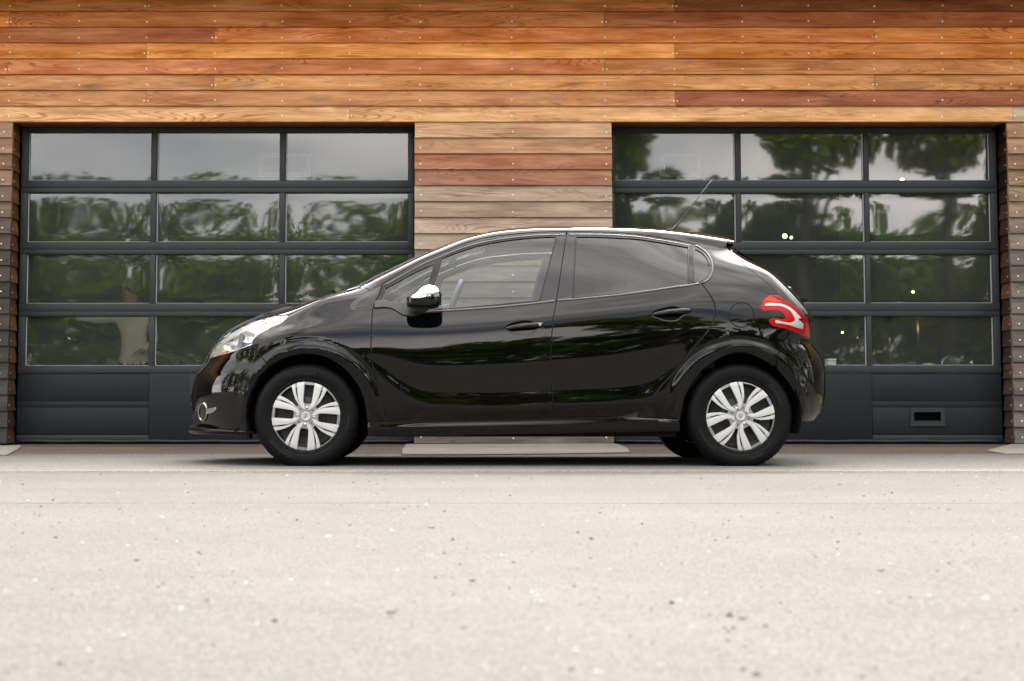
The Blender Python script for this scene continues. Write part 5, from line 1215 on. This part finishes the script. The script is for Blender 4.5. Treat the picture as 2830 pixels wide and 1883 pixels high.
# ---- aerial, rear wiper
ax, az = UX(1862, 634.5, YC-.05)-XC, UZ(1862, 634.5, YC-.05); bx, bz = UX(1966, 499, YC-.05)-XC, UZ(1966, 499, YC-.05)
b = MB(); b.tube([(ax-0.03, -0.05, az-0.012), (ax, -0.05, az+0.004), (ax+(bx-ax)*0.12, -0.05, az+(bz-az)*0.12), (ax+(bx-ax)*0.5, -0.05, az+(bz-az)*0.5), (bx, -0.05, bz)], [0.011, 0.008, 0.0042, 0.0026, 0.0018], 8); b.build('aerial', M['satin'], car)
wx, wz = UX(2184, 798, YC-.5)-XC, UZ(2184, 798, YC-.5)
b = MB(); b.tube([(wx-0.06, -0.42, wz+0.006), (wx-0.01, -0.44, wz+0.002), (wx+0.012, -0.44, wz), (wx+0.022, -0.44, wz)], [0.010, 0.019, 0.021, 0.012], 12, flat=0.8); b.tube([(wx-0.01, -0.44, wz), (wx-0.03, 0.25, wz+0.03)], 0.008, 6); b.build('rear_wiper', M['satin'], car)
b = MB(); sxx = UX(800, 842, YC-.3)-XC
b.tube([(UX(930,812,YC-.2)-XC, -0.52, UZ(930,812,YC-.2)-0.006), (UX(935,812,YC-.2)-XC, 0.1, UZ(930,812,YC-.2)+0.012)], 0.007, 6); b.build('windscreen_wiper', M['matte'], car)
b = MB(); b.bbox(sxx-0.012, sxx+0.012, -0.02-0.3, 0.02-0.3, UZ(800,844,YC-.3)+0.0, UZ(800,844,YC-.3)+0.012, 0.004); b.build('washer_jet', M['satin'], car)

# ------------------------------------------------------------------ wheels
RC = 0.2075
def poly_mesh(outer, holes, y_of, th, step=0.012):
    """flat plate with holes, front face at y_of(r), given thickness (outward is -y)"""
    V_, F_ = triangulate(np.array(outer), [np.array(h) for h in holes], step)
    r = np.hypot(V_[:,0], V_[:,1]); n = len(V_); yf = y_of(r)
    v = [(a, -q, b) for (a, b), q in zip(V_, yf)]+[(a, -q+th, b) for (a, b), q in zip(V_, yf)]
    f = [tuple(int(i) for i in t) for t in F_]+[tuple(int(i)+n for i in t[::-1]) for t in F_]
    for lp in boundary_loops(F_):
        m = len(lp); f += [(lp[i], lp[(i+1)%m], lp[(i+1)%m]+n, lp[i]+n) for i in range(m)]
    return v, f
def dens(pts, step=0.006, closed=True):
    out = []; m = len(pts)
    for i in range(m):
        a = np.array(pts[i], float); b = np.array(pts[(i+1) % m], float); k = max(1, int(np.hypot(*(b-a))/step)); out += [tuple(a+(b-a)*j/k) for j in range(k)]
    return out
def rotp(pts, a): c, s = math.cos(a), math.sin(a); return [(p[0]*c-p[1]*s, p[0]*s+p[1]*c) for p in pts]
winH = [(.183,.0285),(.183,-.0285),(.082,-.0238),(.075,-.0195),(.072,-.010),(.072,.010),(.075,.0195),(.082,.0238)]
opH = [(.163,.1035),(.130,.0915),(.092,.0735),(.060,.048),(.0545,.0545),(.048,.060),(.0735,.092),(.0915,.130),(.1035,.163),(.120,.150),(.1365,.1365),(.150,.120)]
slH = [(.160,.0725),(.160,.0795),(.140,.0745),(.122,.0700),(.108,.0640),(.108,.0600),(.122,.0635),(.140,.0675)]
slot = [(.044,.0405),(.0405,.044),(.031,.0345),(.0345,.031)]
circ = [(RC*math.cos(a), RC*math.sin(a)) for a in np.linspace(0, 2*math.pi, 97)[:-1]]
holes = []
for q in range(4):
    a = q*math.pi/2; holes += [dens(rotp(winH, a)), dens(rotp(opH, a)), rotp(slH, a), rotp([(x, -y) for x, y in slH][::-1], a), rotp(slot, a)]
yb = lambda r: 0.010-0.006*(r/RC)**2-0.006*np.clip((r-0.192)/0.0155, 0, 1)**2
cv, cf = poly_mesh(circ, holes, yb, 0.016)
cover_me = mesh('wheel_cover', cv, cf); cover_me.set_sharp_from_angle(angle=math.radians(35)); cover_me.polygons.foreach_set('use_smooth', [True]*len(cover_me.polygons)); cover_me.materials.append(M['silver_shade'])
mainB = [(.1985,.0305),(.160,.0300),(.120,.0285),(.088,.0262),(.074,.0235),(.064,.0165),(.056,.0125),(.036,.0100),(.0345,.0125),(.046,.0260),(.0656,.0437),(.092,.0535),(.122,.0622),(.155,.0690),(.1875,.0735)]
secB = [(.1835,.0855),(.155,.0795),(.122,.0715),(.092,.0600),(.0656,.0475),(.046,.0295),(.0445,.0320),(.062,.0480),(.092,.0722),(.112,.0825),(.130,.0900),(.150,.0975),(.1650,.1030),(.172,.100)]
def blades():
    parts = []
    for poly, lift, tilt in ((mainB, 0.0065, 0.0), (secB, 0.0018, 0.0)):
        for mir in (1, -1):
            pl_ = [(x, y*mir) for x, y in poly]; pl_ = pl_ if mir > 0 else pl_[::-1]
            V_, F_ = triangulate(np.array(dens(pl_, 0.008)), [], 0.012); parts.append((V_, F_, lift))
    v = []; f = []
    for q in range(4):
        a = q*math.pi/2; c, s = math.cos(a), math.sin(a)
        for V_, F_, lift in parts:
            R_ = np.stack([V_[:,0]*c-V_[:,1]*s, V_[:,0]*s+V_[:,1]*c], 1); r = np.hypot(R_[:,0], R_[:,1]); y = yb(r)+lift; base = len(v); n = len(R_)
            lps = boundary_loops(F_); bset = set(i for lp in lps for i in lp); cen = R_.mean(0)
            for i in range(n): v.append((R_[i,0], -y[i]+(0.0012 if i in bset else 0), R_[i,1]))
            f += [tuple(int(i)+base for i in t) for t in F_]
            for lp in lps:
                m = len(lp); b2 = len(v)
                for i in lp: v.append((R_[i,0]+(R_[i,0]-cen[0])*0.012, -y[i]+0.008, R_[i,1]+(R_[i,1]-cen[1])*0.012))
                f += [(lp[i]+base, lp[(i+1)%m]+base, b2+(i+1)%m, b2+i) for i in range(m)]
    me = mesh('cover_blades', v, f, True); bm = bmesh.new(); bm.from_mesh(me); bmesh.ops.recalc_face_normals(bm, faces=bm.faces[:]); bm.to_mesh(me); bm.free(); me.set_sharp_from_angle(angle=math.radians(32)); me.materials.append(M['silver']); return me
blade_me = blades()
def mb_mesh(mb, name, mat, auto=None):
    o = mb.build(name, mat, None, auto); me = o.data; bpy.data.objects.remove(o); return me
b = MB(); b.lathe([(0.1885,-0.004),(0.1905,0.010),(0.186,0.03),(0.165,0.036),(0.12,0.030),(0.08,0.034),(0.05,0.02),(0,0.02)], 64, 'y'); rim_me = mb_mesh(b, 'rim', M['steel'])
b = MB(); b.lathe([(0.118,0.052),(0.118,0.030),(0.112,0.024),(0.075,0.022),(0.070,0.012),(0,0.012)], 48, 'y'); brake_me = mb_mesh(b, 'brake_drum', principled('grey_brake_drum', (0.022,0.024,0.028), 0.5, metal=0.3))
b = MB(); b.lathe([(0,-0.0105),(0.006,-0.010),(0.0105,-0.007),(0.0125,-0.001),(0.0125,0.006)], 18, 'y'); nut_me = mb_mesh(b, 'wheel_nut', M['nut'])
b = MB(); b.lathe([(0,-0.0135),(0.022,-0.0132),(0.0245,-0.0146),(0.0262,-0.0132),(0.0268,-0.008)], 36, 'y'); cap_me = mb_mesh(b, 'centre_cap', M['silver'])
# small heraldic lion on the cap, as low relief
lion = [(-.004,-.0135),(-.0015,-.0125),(-.0015,-.0085),(.0015,-.0065),(.004,-.0105),(.0075,-.0115),(.0085,-.0095),(.006,-.0085),(.0045,-.0045),(.0035,-.001),(.0055,.0005),(.0095,-.0005),(.011,.0015),(.009,.003),(.0045,.0035),(.003,.006),(.0065,.0085),(.0105,.0095),(.0105,.0115),(.0065,.0115),(.002,.010),(.0005,.0125),(-.0025,.0145),(-.0062,.0135),(-.0072,.0105),(-.0095,.0092),(-.0075,.0078),(-.0045,.0078),(-.0040,.0035),(-.0050,-.0005),(-.0085,.0015),(-.0115,.006),(-.0135,.0045),(-.0115,.0005),(-.0075,-.0035),(-.0060,-.0065),(-.0095,-.0105),(-.0095,-.0125)]
V_, F_ = triangulate(np.array([(x*1.18, y*1.18) for x, y in lion]), [], 0.004)
v = [(p[0], -0.0158, p[1]) for p in V_]+[(p[0], -0.0128, p[1]) for p in V_]; n = len(V_); f = [tuple(int(i) for i in t) for t in F_]
for lp in boundary_loops(F_): m = len(lp); f += [(lp[i], lp[(i+1)%m], lp[(i+1)%m]+n, lp[i]+n) for i in range(m)]
lion_me = mesh('emblem', v, f); lion_me.materials.append(M['chrome_soft'])
# tyre with blocks along the shoulder, flattened where it stands
RT_ = 0.3085
prof = [(0.199,0.02),(0.200,-0.002),(0.206,-0.010),(0.214,-0.0125),(0.222,-0.0118),(0.2235,-0.0135),(0.236,-0.0165),(0.252,-0.0185),(0.262,-0.0180),(0.2635,-0.0166),(0.265,-0.0166),(0.278,-0.0125),(0.288,-0.0060),(0.2955,0.0015),(0.2960,0.0025),(0.3010,0.0085),(0.3050,0.0165),(0.3075,0.03),(RT_,0.055),(RT_,0.085),(RT_,0.115),(0.3075,0.14),(0.303,0.155),(0.290,0.170),(0.262,0.182),(0.23,0.178),(0.199,0.15)]
v = []; f = []; n = 216; m = len(prof)
for k in range(n):
    a = 2*math.pi*k/n
    for i, (r, h) in enumerate(prof):
        if 13 <= i <= 17 and (k % 3) == 0: r -= 0.0026; h += 0.0012
        x, z = r*math.cos(a), r*math.sin(a)
        if z < -0.2935: h -= 0.006*min(1, (-0.2935-z)/0.015) if h < 0.05 else 0; z = -0.2935
        v.append((x, h, z))
for k in range(n):
    k2 = (k+1) % n
    for i in range(m-1): f.append((k*m+i, k*m+i+1, k2*m+i+1, k2*m+i))
tyre_me = mesh('tyre', v, f, True); bm = bmesh.new(); bm.from_mesh(tyre_me); bmesh.ops.recalc_face_normals(bm, faces=bm.faces[:]); bm.to_mesh(tyre_me); bm.free(); tyre_me.set_sharp_from_angle(angle=math.radians(38)); tyre_me.materials.append(M['tyre'])
def ring_text(items):
    V2 = []; F2 = []
    for txt, size, rad, ang in items:
        cu = bpy.data.curves.new('lettering', 'FONT'); cu.body = txt; cu.size = size; cu.align_x = 'CENTER'; cu.resolution_u = 3
        ob = bpy.data.objects.new('lettering', cu); COL.objects.link(ob); dg = bpy.context.evaluated_depsgraph_get(); me = ob.evaluated_get(dg).to_mesh()
        base = len(V2)
        for q in me.vertices:
            a = math.radians(ang)-q.co.x/rad; r = rad+q.co.y-size*0.35
            hh = np.interp(r, [p[0] for p in prof[:14]], [p[1] for p in prof[:14]]); V2.append((r*math.cos(a), hh-0.0012, r*math.sin(a)))
        F2 += [tuple(i+base for i in p.vertices) for p in me.polygons]
        ob.evaluated_get(dg).to_mesh_clear(); bpy.data.objects.remove(ob); bpy.data.curves.remove(cu)
    me = mesh('lettering', V2, F2); me.materials.append(M['tyre_text']); return me
text_front = [ring_text([q]) for q in (('EcoContact 6', 0.028, 0.252, 95), ('Continental', 0.032, 0.250, 232), ('185/65 R15', 0.021, 0.250, -8))]
text_rear = [ring_text([q]) for q in (('EcoContact 6', 0.028, 0.252, 215), ('Continental', 0.032, 0.250, 30), ('185/65 R15', 0.021, 0.250, 290))]
def wheel(x, z, side_, rot, txt):
    w = empty('wheel', (x, side_*0.825, z), 0 if side_ < 0 else math.pi, parent=car)
    link('tyre', tyre_me, w); link('rim', rim_me, w); link('brake_drum', brake_me, w)
    for t in (txt if side_ < 0 else []): link('lettering', t, w)
    for nm, me in (('wheel_cover', cover_me), ('cover_blades', blade_me), ('centre_cap', cap_me), ('emblem', lion_me)):
        o = link(nm, me, w); o.rotation_euler = (0, rot, 0)
        if nm == 'emblem': o.rotation_euler = (0, rot + math.radians(20), 0)
    for q in range(4):
        a = -rot+q*math.pi/2; o = link('wheel_nut', nut_me, w); o.location = (0.0485*math.cos(a), -0.0045, 0.0485*math.sin(a))
xf_, xr_ = UX(845.5,1150,YC-.83)-XC, UX(2046.4,1148,YC-.83)-XC
HUB = 0.2945
wheel(xf_, HUB, -1, math.radians(6.3), text_front); wheel(xr_, HUB, -1, math.radians(-27.5), text_rear)
wheel(xf_, HUB, 1, math.radians(40), text_front); wheel(xr_, HUB, 1, math.radians(15), text_rear)
# ================================================================== WHAT STANDS INSIDE THE SHOWROOM
def person(x, y, z0, S):
    root = empty('person', (x, y, z0)); tag(root, 'person in a beige jacket standing indoors behind the left door, arm reaching left', 'person')
    J = {  # joint: (x, y, z) for a 1.6 m figure seen from its side and back, radius
     'pelvis': ((0,0,.88),(.15,.115)), 'waist': ((0,.01,1.02),(.135,.10)), 'chest': ((-.01,.01,1.22),(.165,.115)), 'neck0': ((-.02,.0,1.36),(.075,.07)), 'neck': ((-.035,-.02,1.43),(.052,.052)),
     'head0': ((-.05,-.04,1.50),(.078,.088)), 'head1': ((-.055,-.045,1.585),(.083,.095)), 'head2': ((-.05,-.04,1.65),(.055,.06)),
     'sL': ((-.17,0,1.31),(.065,.065)), 'eL': ((-.36,-.10,1.26),(.047,.047)), 'wL': ((-.56,-.20,1.28),(.032,.034)),
     'sR': ((.16,.02,1.31),(.065,.065)), 'eR': ((.22,.02,1.05),(.047,.047)), 'wR': ((.12,-.16,.93),(.032,.034)),
     'hL': ((-.085,0,.82),(.095,.10)), 'kL': ((-.10,-.02,.46),(.062,.065)), 'aL': ((-.10,.02,.09),(.042,.045)), 'tL': ((-.11,-.13,.04),(.040,.03)),
     'hR': ((.085,0,.82),(.095,.10)), 'kR': ((.10,.01,.46),(.062,.065)), 'aR': ((.10,.05,.09),(.042,.045)), 'tR': ((.11,-.10,.04),(.040,.03))}
    E = [('pelvis','waist'),('waist','chest'),('chest','neck0'),('neck0','neck'),('neck','head0'),('head0','head1'),('head1','head2'),('chest','sL'),('sL','eL'),('eL','wL'),('chest','sR'),('sR','eR'),('eR','wR'),
         ('pelvis','hL'),('hL','kL'),('kL','aL'),('aL','tL'),('pelvis','hR'),('hR','kR'),('kR','aR'),('aR','tR')]
    names = list(J); P_ = [J[n][0] for n in names]; R_ = [J[n][1] for n in names]; ED = [(names.index(a), names.index(b)) for a, b in E]
    def addj(p, r, par): P_.append(p); R_.append((r, r)); ED.append((par, len(P_)-1)); return len(P_)-1
    for w, dx, dy, dz in (('wL', -1, -.35, .05), ('wR', -.45, -.85, -.2)):
        wx_, wy_, wz_ = J[w][0]; d_ = Vector((dx, dy, dz)).normalized(); sd = d_.cross(Vector((0,0,1))).normalized(); k = names.index(w)
        palm = addj((wx_+d_.x*.05, wy_+d_.y*.05, wz_+d_.z*.05), .032, k)
        for i, (o, l) in enumerate(((-.027,.075),(-.009,.085),(.009,.08),(.026,.062))):
            b = Vector((wx_, wy_, wz_))+d_*.085+sd*o; q = addj(tuple(b), .0095, palm); m_ = b+d_*l*.55+Vector((0,0,-.012)); q = addj(tuple(m_), .0088, q); addj(tuple(m_+d_*l*.4+Vector((0,0,-.022))), .0075, q)
        t = Vector((wx_, wy_, wz_))+d_*.035-sd*.035; q = addj(tuple(t), .011, palm); addj(tuple(t+d_*.035-sd*.018), .0095, q)
    me = bpy.data.meshes.new('body'); me.from_pydata([tuple(S*c for c in p) for p in P_], ED, []); me.update()
    o = link('body', me, root)
    o.modifiers.new('skin', 'SKIN').use_smooth_shade = True
    for i, r in enumerate(R_): me.skin_vertices[0].data[i].radius = (r[0]*S, r[1]*S)
    for sv in me.skin_vertices[0].data: sv.use_root = False
    me.skin_vertices[0].data[names.index('pelvis')].use_root = True
    sb = o.modifiers.new('sub', 'SUBSURF'); sb.levels = 2; sb.render_levels = 2
    dg = bpy.context.evaluated_depsgraph_get(); m2 = bpy.data.meshes.new_from_object(o.evaluated_get(dg)); o.modifiers.clear(); o.data = m2; m2.name = 'body'
    m2.materials.clear()
    for m_ in (principled('beige_jacket', (0.78, 0.64, 0.58), 0.85, bump=(14, 0.5, 0.02)), principled('dark_trousers', (0.02, 0.022, 0.03), 0.85), principled('skin', (0.42, 0.22, 0.16), 0.55), principled('brown_shoes', (0.03, 0.02, 0.015), 0.6)): m2.materials.append(m_)
    wl = Vector(J['wL'][0]); wr_ = Vector(J['wR'][0])
    for p in m2.polygons:
        c = p.center/S; p.use_smooth = True
        p.material_index = 2 if (c.z > 1.405 or (c-wl).length < .17 and c.x < -.575 or (c-wr_).length < .2 and c.y < -.175) else 0 if c.z > .80 else 3 if c.z < .075 else 1
    hb = MB(); hb.lathe([(0.0, .098),(.05,.088),(.082,.05),(.092,.005),(.086,-.035),(.07,-.05)], 20, 'z', (-.045*S, -.022*S, 1.605*S)); hb.v = [tuple(c for c in v) for v in hb.v]; hb.build('hair', principled('reddish_hair', (0.10, 0.03, 0.015), 0.7), root)
    nb = MB(); nb.tube([(-.075*S, -.128*S, 1.575*S), (-.085*S, -.152*S, 1.545*S), (-.08*S, -.135*S, 1.535*S)], [.008, .014, .010], 8); nb.build('nose', m2.materials[2], root)
    eb = MB()
    for e in (-.035, .03): eb.lathe([(0,-.006),(.009,-.004),(.011,.003)], 10, 'y', ((-.07+e)*S, -.132*S, 1.59*S))
    eb.build('eyes', principled('dark_eyes', (0.02,0.015,0.01), 0.2), root)
person(UX(372, 900, 14.7), 14.7, Z_SILL+0.012, 0.885)

# a second hatchback of the same make parked indoors: copies of every part, sharing their meshes
def copy_car(src, loc, rotz, label):
    r = src.copy(); COL.objects.link(r); r.location = loc; r.rotation_euler = (0, 0, rotz); r['label'] = label; r['category'] = 'car'
    def rec(a, b):
        for ch in list(a.children):
            c = ch.copy(); COL.objects.link(c); c.parent = b; rec(ch, c)
    rec(src, r); return r
c2 = copy_car(car, (-4.55, DW+3.6, Z_SILL+0.014), math.radians(186), 'dark hatchback parked indoors behind the glass of the left door')

# small round-eyed car behind the right door: only its lamps and bonnet edge catch the light
def round_eyed_car(x, y, z0, rz):
    r = empty('small_car', (x, y, z0), rz); tag(r, 'small dark car with round headlamps parked indoors behind the right door', 'car')
    dk = principled('dark_green_paint', (0.006, 0.008, 0.007), 0.08)
    st = [(0.0,.30,.42,.62),(0.03,.62,.36,.70),(0.10,.74,.30,.78),(0.30,.80,.26,.86),(0.70,.82,.24,.92),(1.05,.83,.24,.96),(1.45,.72,.24,1.30),(1.75,.66,.24,1.40),(2.6,.66,.24,1.40),(3.2,.66,.26,1.24),(3.55,.70,.32,.90),(3.62,.55,.40,.80)]
    v = []; f = []; n = 36
    for (yy, hw, zb_, zt) in st:
        for k in range(n):
            a = 2*math.pi*k/n; c, s = math.cos(a), math.sin(a); e = 0.55
            v.append((hw*math.copysign(abs(c)**e, c), yy, (zb_+zt)/2+(zt-zb_)/2*math.copysign(abs(s)**e, s)))
    for i in range(len(st)-1):
        for k in range(n): f.append((i*n+k, i*n+(k+1)%n, (i+1)*n+(k+1)%n, (i+1)*n+k))
    f += [tuple(range(n)), tuple((len(st)-1)*n+k for k in range(n))[::-1]]
    b = MB(); b.add(v, f, True); b.build('body', dk, r)
    for s in (-1, 1):
        b = MB(); b.lathe([(0,.03),(.05,.022),(.075,.0),(.082,-.012),(.088,-.012),(.094,.0),(.094,.06)], 32, 'y', (s*.56, .015, .68)); o = b.build('headlamp', M['lamp_white'], r)
        b = MB(); b.lathe([(0,-.002),(.05,-.004),(.08,.0)], 24, 'y', (s*.56, .003, .68)); b.build('lamp_lens', M['lens'], o)
        b = MB(); b.lathe([(0,-.004),(.026,-.002),(.03,.004),(.032,.03)], 16, 'y', (s*.36, -.006, .70)); b.build('spot_lamp', M['chrome_soft'], r)
        b = MB(); b.bbox(s*.70-.03, s*.70+.03, .09, .12, .63, .70, .01); b.build('indicator', M['white_lens'], r)
        b = MB(); b.tube([(s*.80, 1.35, .98), (s*.93, 1.32, 1.02)], .012, 6); b.bbox(s*.98-.09, s*.98+.09, 1.27, 1.35, .97, 1.09, .03); b.build('door_mirror', dk, r)
        for yy in (.62, 2.95):
            w = MB(); w.lathe([(0,-.02),(.18,-.03),(.19,0),(.27,-.02),(.29,.03),(.29,.14)], 32, 'x', (s*.80-(.0 if s > 0 else 0), yy, .29)); w.build('wheel', M['tyre'], r)
    b = MB(); b.tube([(-.62, .06, .46), (-.4, -.02, .45), (.4, -.02, .45), (.62, .06, .46)], .03, 10); b.build('bumper', M['chrome_soft'], r)
    b = MB(); b.add([(-.60,1.12,.975),(.60,1.12,.975),(.54,1.44,1.27),(-.54,1.44,1.27)], [(0,1,2,3)]); b.build('windscreen', M['gloss_trim'], r)
round_eyed_car(UX(2624, 985, 14.3)+0.56, 14.25, Z_SILL+0.012, math.radians(0))
